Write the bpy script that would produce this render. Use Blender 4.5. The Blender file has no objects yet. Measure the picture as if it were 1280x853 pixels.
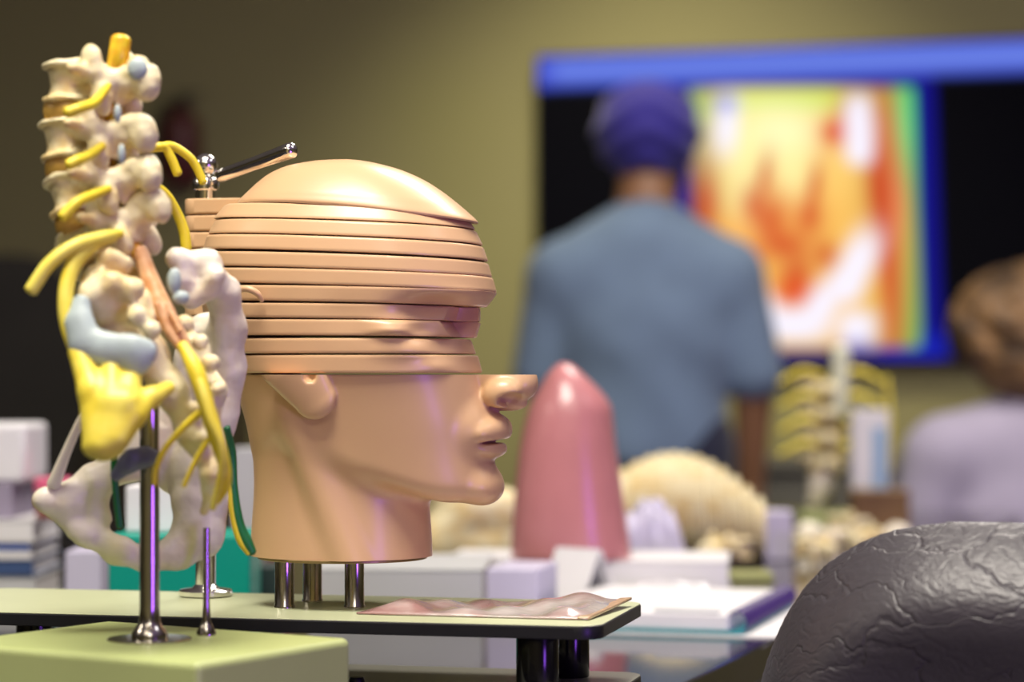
import bpy, bmesh, math, random
import numpy as np
from mathutils import Vector, Matrix, Euler
random.seed(7)
S = bpy.context.scene
COL = S.collection
F = 85.0 / 36.0 * 1280.0          # focal length in pixels of the 1280 px wide frame
HY = 465.0                        # the row of the eye-level line in the photograph
CZ = 0.985                        # camera height
TZ = 0.75                         # table top height
def W(px, py, D):                 # survey helper: pixel + distance -> point in the room
    return Vector(((px - 640.0) / F * D, D, CZ + (HY - py) / F * D))

# ------------------------------------------------------------------ materials
def newmat(name):
    m = bpy.data.materials.new(name); m.use_nodes = True
    nt = m.node_tree; b = nt.nodes['Principled BSDF']
    return m, nt, b
def N(nt, t, **kw):
    n = nt.nodes.new(t)
    for k, v in kw.items():
        if k.startswith('i_'):
            n.inputs[k[2:].replace('_', ' ')].default_value = v
        else: setattr(n, k, v)
    return n
def mat(name, col, rough=0.5, metal=0.0, coat=0.0, var=0.0, vscale=8.0, col2=None, bump=0.0, bscale=60.0, sss=0.0, trans=0.0, sheen=0.0, spec=0.5, detail=4.0, bdist=0.002, ramp=(0.35, 0.7)):
    m, nt, b = newmat(name)
    b.inputs['Base Color'].default_value = (*col, 1)
    b.inputs['Roughness'].default_value = rough
    b.inputs['Metallic'].default_value = metal
    b.inputs['Coat Weight'].default_value = coat
    b.inputs['Coat Roughness'].default_value = 0.2
    b.inputs['Specular IOR Level'].default_value = spec
    if sss: 
        b.inputs['Subsurface Weight'].default_value = sss
        b.inputs['Subsurface Radius'].default_value = (0.006, 0.003, 0.0015)
        b.inputs['Subsurface Scale'].default_value = 1.0
    if trans: b.inputs['Transmission Weight'].default_value = trans
    if sheen: b.inputs['Sheen Weight'].default_value = sheen
    tc = N(nt, 'ShaderNodeTexCoord')
    if var or col2:
        nz = N(nt, 'ShaderNodeTexNoise', i_Scale=vscale, i_Detail=detail)
        nt.links.new(tc.outputs['Object'], nz.inputs['Vector'])
        cr = N(nt, 'ShaderNodeValToRGB')
        c2 = col2 if col2 else tuple(max(0, c * (1 - var)) for c in col)
        cr.color_ramp.elements[0].position = ramp[0]; cr.color_ramp.elements[1].position = ramp[1]
        cr.color_ramp.elements[0].color = (*c2, 1); cr.color_ramp.elements[1].color = (*col, 1)
        nt.links.new(nz.outputs['Fac'], cr.inputs['Fac'])
        nt.links.new(cr.outputs['Color'], b.inputs['Base Color'])
    if bump:
        nb = N(nt, 'ShaderNodeTexNoise', i_Scale=bscale, i_Detail=3.0)
        nt.links.new(tc.outputs['Object'], nb.inputs['Vector'])
        bp = N(nt, 'ShaderNodeBump', i_Strength=bump, i_Distance=bdist)
        nt.links.new(nb.outputs['Fac'], bp.inputs['Height'])
        nt.links.new(bp.outputs['Normal'], b.inputs['Normal'])
    return m
M = {}
M['skin'] = mat('flesh plastic', (0.70, 0.44, 0.24), 0.38, coat=0.22, var=0.05, vscale=9, bump=0.06, bscale=420, bdist=0.0006)
M['skin_in'] = mat('flesh plastic inside', (0.50, 0.25, 0.15), 0.4, var=0.1)
M['bone'] = mat('cream bone plastic', (0.81, 0.72, 0.455), 0.42, col2=(0.72, 0.52, 0.19), vscale=44, bump=0.28, bscale=260, bdist=0.0016, ramp=(0.30, 0.56))
M['bone_pale'] = mat('pale bone plastic', (0.86, 0.79, 0.66), 0.42, col2=(0.78, 0.66, 0.44), vscale=30, bump=0.18, bscale=240, bdist=0.0012, ramp=(0.28, 0.5))
M['disc'] = mat('amber disc rubber', (0.60, 0.36, 0.075), 0.38, var=0.12, vscale=60)
M['nerve'] = mat('yellow nerve rubber', (0.86, 0.68, 0.035), 0.42, var=0.10, vscale=70)
M['nerve_pale'] = mat('pale yellow nerve rubber', (0.88, 0.78, 0.15), 0.42, col2=(0.82, 0.66, 0.05), vscale=45)
M['cord'] = mat('amber nerve bundle', (0.86, 0.62, 0.03), 0.32, col2=(0.78, 0.36, 0.02), vscale=120)
M['canal'] = mat('orange tan nerve roots', (0.74, 0.45, 0.24), 0.45, col2=(0.60, 0.28, 0.11), vscale=140)
M['cart'] = mat('pale blue cartilage', (0.45, 0.54, 0.53), 0.45, var=0.15, vscale=50, bump=0.1, bscale=200)
M['green'] = mat('dark green rubber', (0.015, 0.17, 0.05), 0.4, var=0.15, vscale=60)
M['greyblue'] = mat('slate blue plastic', (0.13, 0.14, 0.21), 0.45, bump=0.2, bscale=150)
M['chrome'] = mat('chrome', (0.86, 0.84, 0.80), 0.16, metal=1.0, var=0.05, vscale=50)
M['steel'] = mat('brushed steel', (0.58, 0.55, 0.49), 0.17, metal=1.0, var=0.12, vscale=40)
M['lime'] = mat('pale lime painted wood', (0.47, 0.54, 0.22), 0.42, var=0.06, vscale=14, bump=0.05, bscale=300)
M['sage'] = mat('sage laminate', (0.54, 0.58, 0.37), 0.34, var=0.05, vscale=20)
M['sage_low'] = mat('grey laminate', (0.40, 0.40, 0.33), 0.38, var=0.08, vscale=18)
M['black'] = mat('black edge plastic', (0.012, 0.012, 0.016), 0.38, var=0.2, vscale=60)
M['blackgloss'] = mat('black gloss plastic', (0.006, 0.006, 0.008), 0.16, var=0.2, vscale=60)

# ------------------------------------------------------------------ object helpers
def link(name, me, m=None, parent=None, smooth=True):
    o = bpy.data.objects.new(name, me); COL.objects.link(o)
    if m is not None and len(me.materials) == 0: me.materials.append(m)
    if smooth and hasattr(me, 'polygons') and len(me.polygons):
        me.polygons.foreach_set('use_smooth', [True] * len(me.polygons))
    if parent is not None: o.parent = parent
    return o
def sharp(o, ang=35):
    me = o.data
    bm = bmesh.new(); bm.from_mesh(me)
    lim = math.radians(ang)
    for e in bm.edges:
        if len(e.link_faces) == 2 and e.calc_face_angle(0) > lim: e.smooth = False
    ar = sorted(f.calc_area() for f in bm.faces); med = ar[len(ar) // 2]
    for f in bm.faces:
        if len(f.verts) > 4 or f.calc_area() > 25 * med: f.smooth = False
    bm.to_mesh(me); bm.free()
    return o
def tag(o, label=None, cat=None, group=None, kind=None):
    if label: o['label'] = label
    if cat: o['category'] = cat
    if group: o['group'] = group
    if kind: o['kind'] = kind
    return o
def thing(name, loc, label, cat, group=None, rz=0.0):
    o = bpy.data.objects.new(name, None); COL.objects.link(o)
    o.empty_display_size = 0.05
    o.location = loc; o.rotation_euler = (0, 0, rz)
    return tag(o, label, cat, group)
def copy_tree(o, parent=None):
    c = o.copy(); COL.objects.link(c)
    if parent is not None: c.parent = parent
    for ch in list(o.children): copy_tree(ch, c)
    return c
def mesh_np(name, V, Fq):
    me = bpy.data.meshes.new(name)
    V = np.asarray(V, np.float32); Fq = np.asarray(Fq, np.int32)
    k = Fq.shape[1]
    me.vertices.add(len(V)); me.vertices.foreach_set('co', V.ravel())
    me.loops.add(Fq.size); me.loops.foreach_set('vertex_index', Fq.ravel())
    me.polygons.add(len(Fq))
    me.polygons.foreach_set('loop_start', np.arange(0, Fq.size, k, dtype=np.int32))
    me.polygons.foreach_set('loop_total', np.full(len(Fq), k, np.int32))
    me.update(calc_edges=True); me.validate()
    return me
def bm_mesh(bm, name='m'):
    bmesh.ops.recalc_face_normals(bm, faces=bm.faces)
    me = bpy.data.meshes.new(name); bm.to_mesh(me); bm.free(); return me
def box_bm(cx, cy, cz, sx, sy, sz, bev=0.0, seg=3, bm=None, rz=0.0):
    bm2 = bmesh.new()
    bmesh.ops.create_cube(bm2, size=1.0)
    bmesh.ops.scale(bm2, vec=(sx, sy, sz), verts=bm2.verts)
    if bev > 0: bmesh.ops.bevel(bm2, geom=list(bm2.edges), offset=bev, segments=seg, profile=0.5, affect='EDGES')
    if rz: bmesh.ops.rotate(bm2, cent=(0, 0, 0), matrix=Matrix.Rotation(rz, 3, 'Z'), verts=bm2.verts)
    bmesh.ops.translate(bm2, vec=(cx, cy, cz), verts=bm2.verts)
    if bm is None: return bm2
    t = bpy.data.meshes.new('t'); bm2.to_mesh(t); bm2.free(); bm.from_mesh(t); bpy.data.meshes.remove(t)
    return bm
def prism_bm(poly, z0, z1, bev=0.0, seg=2, bm=None):
    b = bmesh.new()
    vs = [b.verts.new((x, y, z0)) for x, y in poly]
    f = b.faces.new(vs)
    r = bmesh.ops.extrude_face_region(b, geom=[f])
    up = [g for g in r['geom'] if isinstance(g, bmesh.types.BMVert)]
    bmesh.ops.translate(b, vec=(0, 0, z1 - z0), verts=up)
    if bev > 0:
        ed = [e for e in b.edges if abs(e.verts[0].co.z - e.verts[1].co.z) < 1e-7]
        bmesh.ops.bevel(b, geom=ed, offset=bev, segments=seg, profile=0.5, affect='EDGES')
    if bm is None: return b
    t = bpy.data.meshes.new('t'); b.to_mesh(t); b.free(); bm.from_mesh(t); bpy.data.meshes.remove(t)
    return bm
def rrect(cx, cy, sx, sy, r, n=8):
    out = []
    for (qx, qy, a0) in ((1, 1, 0), (-1, 1, 90), (-1, -1, 180), (1, -1, 270)):
        for k in range(n + 1):
            a = math.radians(a0 + 90 * k / n)
            out.append((cx + qx * (sx / 2 - r) + r * math.cos(a), cy + qy * (sy / 2 - r) + r * math.sin(a)))
    return out
def lathe_bm(prof, n=40, loc=(0, 0, 0), bm=None):
    b = bm or bmesh.new(); rings = []
    for r, z in prof:
        if r < 1e-6: rings.append([b.verts.new((loc[0], loc[1], loc[2] + z))])
        else: rings.append([b.verts.new((loc[0] + r * math.cos(2 * math.pi * k / n), loc[1] + r * math.sin(2 * math.pi * k / n), loc[2] + z)) for k in range(n)])
    for A, B in zip(rings[:-1], rings[1:]):
        for k in range(n):
            k2 = (k + 1) % n
            if len(A) == 1 and len(B) == 1: continue
            if len(A) == 1: b.faces.new((A[0], B[k2], B[k]))
            elif len(B) == 1: b.faces.new((A[k], A[k2], B[0]))
            else: b.faces.new((A[k], A[k2], B[k2], B[k]))
    return b
def catmull(P, sub=8):
    P = [np.array(p, float) for p in P]
    if len(P) < 3: 
        return [P[0] + (P[1] - P[0]) * t for t in np.linspace(0, 1, sub + 1)]
    Q = [2 * P[0] - P[1]] + P + [2 * P[-1] - P[-2]]
    out = []
    for i in range(1, len(Q) - 2):
        p0, p1, p2, p3 = Q[i - 1:i + 3]
        for k in range(sub):
            t = k / sub
            out.append(0.5 * (2 * p1 + (p2 - p0) * t + (2 * p0 - 5 * p1 + 4 * p2 - p3) * t * t + (3 * p1 - p0 - 3 * p2 + p3) * t ** 3))
    out.append(Q[-2]); return out
def tube_bm(P, R, n=14, sub=8, flat=1.0, flatdir=None, bm=None, round_ends=True):
    # P points, R radii (same length); flat = squash of the section along flatdir
    R = [R] * len(P) if not hasattr(R, '__len__') else list(R)
    C = catmull([tuple(p) + (r,) for p, r in zip(P, R)], sub)
    pts = [Vector(c[:3]) for c in C]; rad = [max(1e-5, c[3]) for c in C]
    if round_ends:
        d0 = (pts[0] - pts[1]).normalized(); d1 = (pts[-1] - pts[-2]).normalized()
        r0, r1 = rad[0], rad[-1]
        pre = [(pts[0] + d0 * r0 * math.sin(a) * 0.6, r0 * math.cos(a)) for a in (1.45, 1.1, 0.7, 0.35)]
        post = [(pts[-1] + d1 * r1 * math.sin(a) * 0.6, r1 * math.cos(a)) for a in (0.35, 0.7, 1.1, 1.45)]
        pts = [p for p, _ in pre] + pts + [p for p, _ in post]
        rad = [r for _, r in pre] + rad + [r for _, r in post]
    b = bm or bmesh.new(); rings = []; up = None
    for i, p in enumerate(pts):
        t = (pts[min(i + 1, len(pts) - 1)] - pts[max(i - 1, 0)]).normalized()
        if flatdir is not None: u = Vector(flatdir)
        else: u = up if up is not None else (Vector((0, 0, 1)) if abs(t.z) < 0.9 else Vector((1, 0, 0)))
        u = (u - t * u.dot(t)).normalized(); v = t.cross(u); up = u
        rings.append([b.verts.new(p + (u * math.cos(2 * math.pi * k / n) * flat + v * math.sin(2 * math.pi * k / n)) * rad[i]) for k in range(n)])
    for A, B in zip(rings[:-1], rings[1:]):
        for k in range(n): b.faces.new((A[k], A[(k + 1) % n], B[(k + 1) % n], B[k]))
    b.faces.new(rings[0][::-1]); b.faces.new(rings[-1])
    return b

# ------------------------------------------------------------------ implicit shapes
def smin(a, b, k):
    h = np.clip(0.5 + 0.5 * (b - a) / k, 0, 1); return b + (a - b) * h - k * h * (1 - h)
def smax(a, b, k): return -smin(-a, -b, k)
def ell(X, Y, Z, c, r):
    x = (X - c[0]) / r[0]; y = (Y - c[1]) / r[1]; z = (Z - c[2]) / r[2]
    q = np.sqrt(x * x + y * y + z * z) + 1e-9
    g = np.sqrt((x / r[0]) ** 2 + (y / r[1]) ** 2 + (z / r[2]) ** 2) + 1e-9
    return q * (q - 1) / g
def caps(X, Y, Z, a, b, ra, rb):
    a = np.array(a, float); b = np.array(b, float); d = b - a
    t = np.clip(((X - a[0]) * d[0] + (Y - a[1]) * d[1] + (Z - a[2]) * d[2]) / (d @ d + 1e-12), 0, 1)
    return np.sqrt((X - a[0] - d[0] * t) ** 2 + (Y - a[1] - d[1] * t) ** 2 + (Z - a[2] - d[2] * t) ** 2) - (ra + (rb - ra) * t)
def chain(X, Y, Z, P, R, k):
    f = None
    for i in range(len(P) - 1):
        g = caps(X, Y, Z, P[i], P[i + 1], R[i], R[i + 1])
        f = g if f is None else smin(f, g, k)
    return f
def rough(X, Y, Z, s, seed=0):
    r = np.random.RandomState(seed); f = 0
    for k in range(7):
        d = r.normal(size=3); d = d / np.linalg.norm(d) * s * r.uniform(0.6, 1.7); p = r.uniform(0, 6.28)
        f = f + np.sin(X * d[0] + Y * d[1] + Z * d[2] + p + 0.8 * np.sin(Y * d[0] - X * d[2] + Z * d[1] + 2 * p))
    return f / 7
def surfnets(f, lo, hi, h, smooth=1, scale=0.01):
    lo = np.array(lo, float); hi = np.array(hi, float)
    n = np.ceil((hi - lo) / h).astype(int) + 1
    ax = [(lo[i] + h * np.arange(n[i])).astype(np.float32) for i in range(3)]
    X, Y, Z = np.meshgrid(*ax, indexing='ij')
    V = np.asarray(f(X, Y, Z), np.float32)
    V[0], V[-1], V[:, 0], V[:, -1], V[:, :, 0], V[:, :, -1] = [np.float32(1.0)] * 6
    I = V < 0
    cnt = np.zeros(tuple(n - 1), np.int8)
    for i in (0, 1):
        for j in (0, 1):
            for k in (0, 1): cnt += I[i:n[0] - 1 + i, j:n[1] - 1 + j, k:n[2] - 1 + k]
    mask = (cnt > 0) & (cnt < 8)
    idx = -np.ones(mask.shape, np.int32); cells = np.argwhere(mask); idx[mask] = np.arange(len(cells))
    P = np.zeros((len(cells), 3)); C = np.zeros(len(cells))
    cor = [(i, j, k) for i in (0, 1) for j in (0, 1) for k in (0, 1)]
    for a in cor:
        for ax_ in range(3):
            if a[ax_]: continue
            b = list(a); b[ax_] = 1
            va = V[cells[:, 0] + a[0], cells[:, 1] + a[1], cells[:, 2] + a[2]]
            vb = V[cells[:, 0] + b[0], cells[:, 1] + b[1], cells[:, 2] + b[2]]
            cr = (va < 0) != (vb < 0)
            t = np.where(cr, va / np.where(cr, va - vb, 1), 0)
            pt = np.array(a, float)[None, :].repeat(len(cells), 0); pt[:, ax_] += t
            P += pt * cr[:, None]; C += cr
    verts = lo + h * (cells + P / np.maximum(C, 1)[:, None])
    faces = []
    for a in range(3):
        b, c = (a + 1) % 3, (a + 2) % 3
        sl0 = [slice(None)] * 3; sl1 = [slice(None)] * 3
        sl0[a] = slice(0, n[a] - 1); sl1[a] = slice(1, n[a])
        E0, E1 = I[tuple(sl0)], I[tuple(sl1)]
        cross = np.argwhere(E0 != E1)
        ok = (cross[:, b] > 0) & (cross[:, b] < n[b] - 1) & (cross[:, c] > 0) & (cross[:, c] < n[c] - 1)
        cross = cross[ok]
        def g(db, dc):
            q = cross.copy(); q[:, b] += db; q[:, c] += dc; return idx[q[:, 0], q[:, 1], q[:, 2]]
        quad = np.stack([g(-1, -1), g(0, -1), g(0, 0), g(-1, 0)], 1)
        flip = ~E0[cross[:, 0], cross[:, 1], cross[:, 2]]
        quad[flip] = quad[flip][:, ::-1]
        faces.append(quad)
    faces = np.concatenate(faces)
    for _ in range(smooth):
        e = np.concatenate([faces[:, [0, 1]], faces[:, [1, 2]], faces[:, [2, 3]], faces[:, [3, 0]]])
        acc = np.zeros_like(verts); c = np.zeros(len(verts))
        np.add.at(acc, e[:, 0], verts[e[:, 1]]); np.add.at(c, e[:, 0], 1)
        np.add.at(acc, e[:, 1], verts[e[:, 0]]); np.add.at(c, e[:, 1], 1)
        verts = 0.5 * verts + 0.5 * acc / np.maximum(c, 1)[:, None]
    return mesh_np('implicit', verts * scale, faces)
# ==BODY==
# ------------------------------------------------------------------ camera
cam = bpy.data.cameras.new('camera'); co = bpy.data.objects.new('camera', cam); COL.objects.link(co)
co.location = (0, 0, CZ); co.rotation_euler = (math.pi / 2, 0, 0)
cam.lens = 85; cam.sensor_width = 36; cam.shift_y = (HY - 426.5) / 1280.0
cam.clip_start = 0.05
cam.dof.use_dof = True; cam.dof.focus_distance = 1.655; cam.dof.aperture_fstop = 3.7; cam.dof.aperture_blades = 0
S.camera = co
S.view_settings.view_transform = 'Standard'; S.view_settings.look = 'None'; S.view_settings.gamma = 1.0
S.view_settings.use_curve_mapping = False; S.view_settings.exposure = 0.0
w = bpy.data.worlds.new('room air'); S.world = w; w.use_nodes = True
w.node_tree.nodes['Background'].inputs[0].default_value = (0.9, 0.8, 0.65, 1); w.node_tree.nodes['Background'].inputs[1].default_value = 0.028

# ------------------------------------------------------------------ the room
RZ = math.radians(-16.0)
RU = Vector((math.cos(RZ), math.sin(RZ), 0)); RN = Vector((math.sin(RZ), -math.cos(RZ), 0))   # along the wall, out of the wall
WB = Vector((0.065, 6.17, 0))
M['wall'] = mat('olive beige wall paint', (0.31, 0.285, 0.133), 0.85, var=0.05, vscale=2.5, bump=0.05, bscale=120)
M['floor'] = mat('grey carpet', (0.30, 0.285, 0.26), 0.95, var=0.25, vscale=160, bump=0.3, bscale=500)
M['ceil'] = mat('white ceiling tile', (0.84, 0.83, 0.78), 0.9, var=0.06, vscale=30)
def room_box(name, along, out, z, su, sn, sz, m):
    c = WB + RU * along + RN * out
    o = link(name, bm_mesh(box_bm(0, 0, 0, su, sn, sz)), m, smooth=False)
    o.location = (c.x, c.y, z); o.rotation_euler = (0, 0, RZ); o['kind'] = 'structure'; return o
room_box('wall_back', 0.0, -0.06, 1.4, 12.24, 0.12, 2.8, M['wall'])
room_box('wall_left', -6.06, 4.2, 1.4, 0.12, 8.4, 2.8, M['wall'])
room_box('wall_right', 6.06, 4.2, 1.4, 0.12, 8.4, 2.8, M['wall'])
room_box('wall_front', 0.0, 8.46, 1.4, 12.24, 0.12, 2.8, M['wall'])
room_box('floor', 0.0, 4.2, -0.05, 12.24, 8.65, 0.1, M['floor'])
room_box('ceiling', 0.0, 4.2, 2.85, 12.24, 8.65, 0.1, M['ceil'])
M['base'] = mat('grey baseboard', (0.12, 0.115, 0.10), 0.5, var=0.1)
room_box('baseboard_back', 0.0, 0.008, 0.05, 12.0, 0.016, 0.10, M['base'])

# ------------------------------------------------------------------ lights (ceiling panels, two added fills, wall washer, screen glow)
def area(name, loc, size, power, col, target=None, sy=None):
    l = bpy.data.lights.new(name, 'AREA'); l.energy = power; l.color = col; l.size = size
    if sy: l.shape = 'RECTANGLE'; l.size_y = sy
    o = bpy.data.objects.new(name, l); COL.objects.link(o); o.location = loc
    if target is not None:
        o.rotation_euler = (Vector(target) - Vector(loc)).to_track_quat('-Z', 'Y').to_euler()
    return o
area('ceiling panel above the models', (-0.26, 0.98, 2.70), 0.8, 66, (1.0, 0.93, 0.81))
area('ceiling panel by the camera', (-0.75, -0.30, 2.70), 0.9, 8, (1.0, 0.88, 0.70), (-0.12, 1.7, 0.9))
area('ceiling panel over the table', (0.62, 3.25, 2.72), 0.9, 46, (1.0, 0.92, 0.82))
area('added lamp left', (-2.5, 1.2, 2.40), 0.8, 16, (1.0, 0.90, 0.74))  # added lamp, hung below the ceiling to light the chair's left roll
area('added fill behind the camera', (0.3, -1.2, 2.72), 0.9, 20, (1.0, 0.92, 0.78))  # added fill light; lifts the front wall so the chrome has more to reflect
area('ceiling panel right', (1.5, 1.4, 2.70), 0.6, 6, (0.95, 0.93, 1.0))
area('violet screen behind the camera', (2.35, -1.30, 0.75), 0.7, 28, (0.34, 0.10, 1.0), (-0.05, 1.8, 0.85), 0.8)
sp = bpy.data.lights.new('wall washer', 'SPOT'); sp.energy = 150; sp.color = (1.0, 0.92, 0.64); sp.spot_size = math.radians(76); sp.spot_blend = 1.0; sp.shadow_soft_size = 0.12
so = bpy.data.objects.new('wall washer', sp); COL.objects.link(so)
p = WB + RU * 0.45 + RN * 1.25
so.location = (p.x, p.y, 2.72)
q = WB + RU * 0.25
so.rotation_euler = (Vector((q.x, q.y, 0.62)) - so.location).to_track_quat('-Z', 'Y').to_euler()

# ------------------------------------------------------------------ television on the back wall
tv_w, tv_h, tv_b = 1.262, 0.762, 1.016
tv0 = Vector((0.065, 6.10, tv_b))
tv = thing('television', tv0 + RU * tv_w / 2, 'large wall-mounted flat screen showing a yellow and red body scan in a blue frame', 'television', rz=RZ)
M['tvcase'] = mat('black screen casing', (0.008, 0.008, 0.012), 0.4, var=0.2)
link('casing', bm_mesh(box_bm(0, 0.028, tv_h / 2, tv_w + 0.012, 0.05, tv_h + 0.012, 0.004)), M['tvcase'], tv, smooth=False)
nu, nv = 260, 170
uu, vv = np.meshgrid(np.linspace(0, 1, nu), np.linspace(0, 1, nv), indexing='ij')     # v runs down from the top
px_ = 672 + 638 * uu
py_ = (72 - 22 * uu) * (1 - vv) + (448 + 3 * uu) * vv
A = (px_ - 860) * 2.306; B = (py_ - 90) * 2.306
def srgb(c): 
    c = np.array(c, float) / 255; return np.where(c <= 0.04045, c / 12.92, ((c + 0.055) / 1.055) ** 2.4)
img = np.zeros((nu, nv, 3)) + srgb((2, 2, 6)) * 0.3
def put(mask, c):
    global img
    img = img * (1 - mask[..., None]) + srgb(c) * mask[..., None]
def soft(a, lo, hi, s): return 1 / (1 + np.exp(-(a - lo) / s)) / (1 + np.exp((a - hi) / s))
def blob(x, y, rx, ry, c, a=1.0, ang=0.0, pw=2.0):
    ca, sa = math.cos(math.radians(ang)), math.sin(math.radians(ang))
    dx, dy = A - x, B - y
    d = np.abs((dx * ca + dy * sa) / rx) ** pw + np.abs((-dx * sa + dy * ca) / ry) ** pw
    put(np.clip(a * np.exp(-d * 0.9), 0, 1) * frame, c)
frame = np.ones_like(A)
lean = (B - 60) * 0.03
put(soft(A - lean, -400, 722, 3) * soft(B, 8, 842, 3) * (px_ > 806), (14, 12, 128))          # blue window border
frame = soft(A - lean, 20, 664, 3) * soft(B, 48, 800, 4)
put(frame, (70, 30, 14))
blob(648, 420, 46, 620, (60, 190, 95), 1, -2, 4); blob(640, 150, 40, 150, (70, 215, 130), 0.9)
blob(650, 600, 40, 220, (120, 140, 60), 0.7)
blob(592, 400, 40, 420, (190, 30, 20), 0.95, -2, 3); blob(625, 400, 26, 130, (235, 110, 90), .8)
blob(320, 330, 255, 400, (250, 190, 90), 1, -4, 4); blob(370, 640, 240, 220, (246, 196, 96), 1, 0, 4)
blob(40, 130, 34, 90, (60, 165, 140), 0.9); blob(45, 300, 30, 140, (150, 110, 70), 0.7); blob(75, 380, 32, 90, (200, 30, 15), 0.9)
blob(290, 85, 230, 46, (190, 215, 40), 1, -2, 4)
blob(280, 180, 180, 110, (255, 250, 190), 1); blob(180, 300, 60, 160, (255, 246, 170), .9); blob(320, 300, 50, 80, (255, 248, 170), .9)
blob(450, 300, 60, 110, (250, 205, 110), .8); blob(490, 110, 40, 60, (200, 60, 30), .7); blob(440, 175, 40, 40, (215, 40, 20), 1)
for (x, y, rx, ry, a) in ((205, 390, 28, 60, -10), (260, 430, 40, 75, 5), (370, 420, 34, 46, 0), (385, 330, 18, 70, 8), (240, 300, 18, 70, 10), (330, 590, 46, 70, 20), (420, 530, 30, 40, 0), (300, 500, 60, 40, 0), (190, 540, 40, 40, 0), (560, 330, 26, 190, -3), (595, 560, 24, 230, -3)):
    blob(x, y, rx, ry, (196, 38, 22), .85, a)
blob(330, 640, 60, 45, (225, 70, 30), .9); blob(300, 440, 120, 110, (232, 110, 50), .35); blob(140, 480, 60, 60, (250, 170, 80), .7)
for (x, y, rx, ry, a) in ((130, 150, 34, 85, 4), (508, 120, 36, 52, 0), (512, 185, 38, 50, 0), (512, 235, 34, 35, 0), (325, 730, 105, 48, 0), (235, 670, 34, 70, -38), (405, 670, 40, 65, 30), (505, 555, 46, 100, 25), (505, 740, 52, 48, 0), (470, 620, 40, 40, 0)):
    blob(x, y, rx, ry, (244, 240, 255), 1, a, 3)
blob(128, 90, 30, 24, (110, 110, 225), .8); blob(205, 650, 22, 46, (70, 80, 220), .8, -20); blob(505, 790, 40, 16, (90, 120, 235), .8)
put(soft(A, 560, 760, 14) * soft(B, 760, 842, 10) * (px_ > 806) * (1 - frame), (20, 30, 170))
bar = soft(vv, -1, 0.098, 0.004)
put(bar, (108, 132, 224))
put(bar * np.clip(1 - (px_ - 668) / 36, 0, 1), (52, 60, 190))
put(bar * soft(vv, -1, 0.022, 0.008), (60, 74, 205)); put(bar * soft(vv, 0.076, 1, 0.008), (46, 58, 195))
V = np.stack([(uu - 0.5) * tv_w, np.zeros_like(uu) - 0.0005, (1 - vv) * tv_h], -1).reshape(-1, 3)
ii = np.arange(nu * nv).reshape(nu, nv)
Fq = np.stack([ii[:-1, :-1], ii[:-1, 1:], ii[1:, 1:], ii[1:, :-1]], -1).reshape(-1, 4)
me = mesh_np('screen', V, Fq)
ca = me.color_attributes.new('picture', 'FLOAT_COLOR', 'POINT')
ca.data.foreach_set('color', np.concatenate([img.reshape(-1, 3), np.ones((nu * nv, 1))], 1).astype(np.float32).ravel())
m, nt, b = newmat('lit display')
at_ = N(nt, 'ShaderNodeAttribute', attribute_name='picture')
b.inputs['Base Color'].default_value = (0.004, 0.004, 0.006, 1); b.inputs['Roughness'].default_value = 0.5; b.inputs['Specular IOR Level'].default_value = 0.01
nt.links.new(at_.outputs['Color'], b.inputs['Emission Color']); b.inputs['Emission Strength'].default_value = 1.08
link('screen', me, m, tv)
# ------------------------------------------------------------------ sectional head model on its two-tier stand
HYAW = math.radians(-12.0); HD = 1.70; HX = (440 - 640) / F * HD
PT = CZ - 0.164                                                    # top of the upper plate
hc, hs = math.cos(HYAW), -math.sin(HYAW)
def HP(px, py, off=0.0):                                           # profile point -> (x, z) in cm in the model's own frame (z from eye level)
    k = (px - 640.0) / F
    xl = (k * HD - HX) / (hc + k * hs)
    D = HD - xl * hs
    return np.array((xl * 100, (HY - py) / F * D * 100))
def HPn(px, py, y):                                               # the same for a point y cm to the side of the midplane
    k = (px - 640.0) / F; yl = y / 100
    xl = (k * (HD + yl * hc) - HX - yl * hs) / (hc + k * hs)
    D = HD - xl * hs + yl * hc
    return np.array((xl * 100, (HY - py) / F * D * 100))
head = thing('sectional_head_model', (HX, HD, PT), 'life-size tan plastic head sliced into horizontal layers, on a two-tier stand', 'anatomical head model', rz=HYAW)
ZO = (CZ - PT)                                                     # eye level above the plate
def place(o): o.location = (0, 0, ZO); return o                    # head meshes are made relative to eye level
zf = lambda py, D=1.648: (HY - py) / F * D * 100

# --- lower head and neck
rows = [(440, 598), (468, 603), (500, 608), (530, 612), (560, 612), (590, 614), (612, 617), (634, 612), (660, 604)]
fz = np.array([HP(a[1], a[0])[1] for a in rows])[::-1]; fx = np.array([HP(a[1], a[0])[0] for a in rows])[::-1]
brow_ = [(440, 289), (468, 293), (490, 300), (515, 312), (540, 322), (620, 340), (700, 350)]
bz = np.array([HP(a[1], a[0])[1] for a in brow_])[::-1]; bx = np.array([HP(a[1], a[0])[0] for a in brow_])[::-1]
jw = [(270, 570), (330, 552), (365, 552), (400, 572), (440, 596), (500, 618), (550, 630), (600, 633), (640, 630), (700, 624)]
jx = np.array([HPn(a[0], a[1], -5.6 if a[0] < 520 else -3.0)[0] for a in jw]); jz = np.array([HPn(a[0], a[1], -5.6 if a[0] < 520 else -3.0)[1] for a in jw])
ZC = zf(468.7)
def sampler(xs, ys, lo, hi, n=600, sm=0.45):                      # smoothed 1-D lookup
    g = np.linspace(lo, hi, n); y = np.interp(g, xs, ys)
    w_ = max(1, int(sm / (hi - lo) * n)); ker = np.hanning(2 * w_ + 1); ker /= ker.sum()
    y = np.convolve(np.pad(y, w_, mode='edge'), ker, 'valid')
    return lambda q: np.interp(q, g, y)
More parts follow.
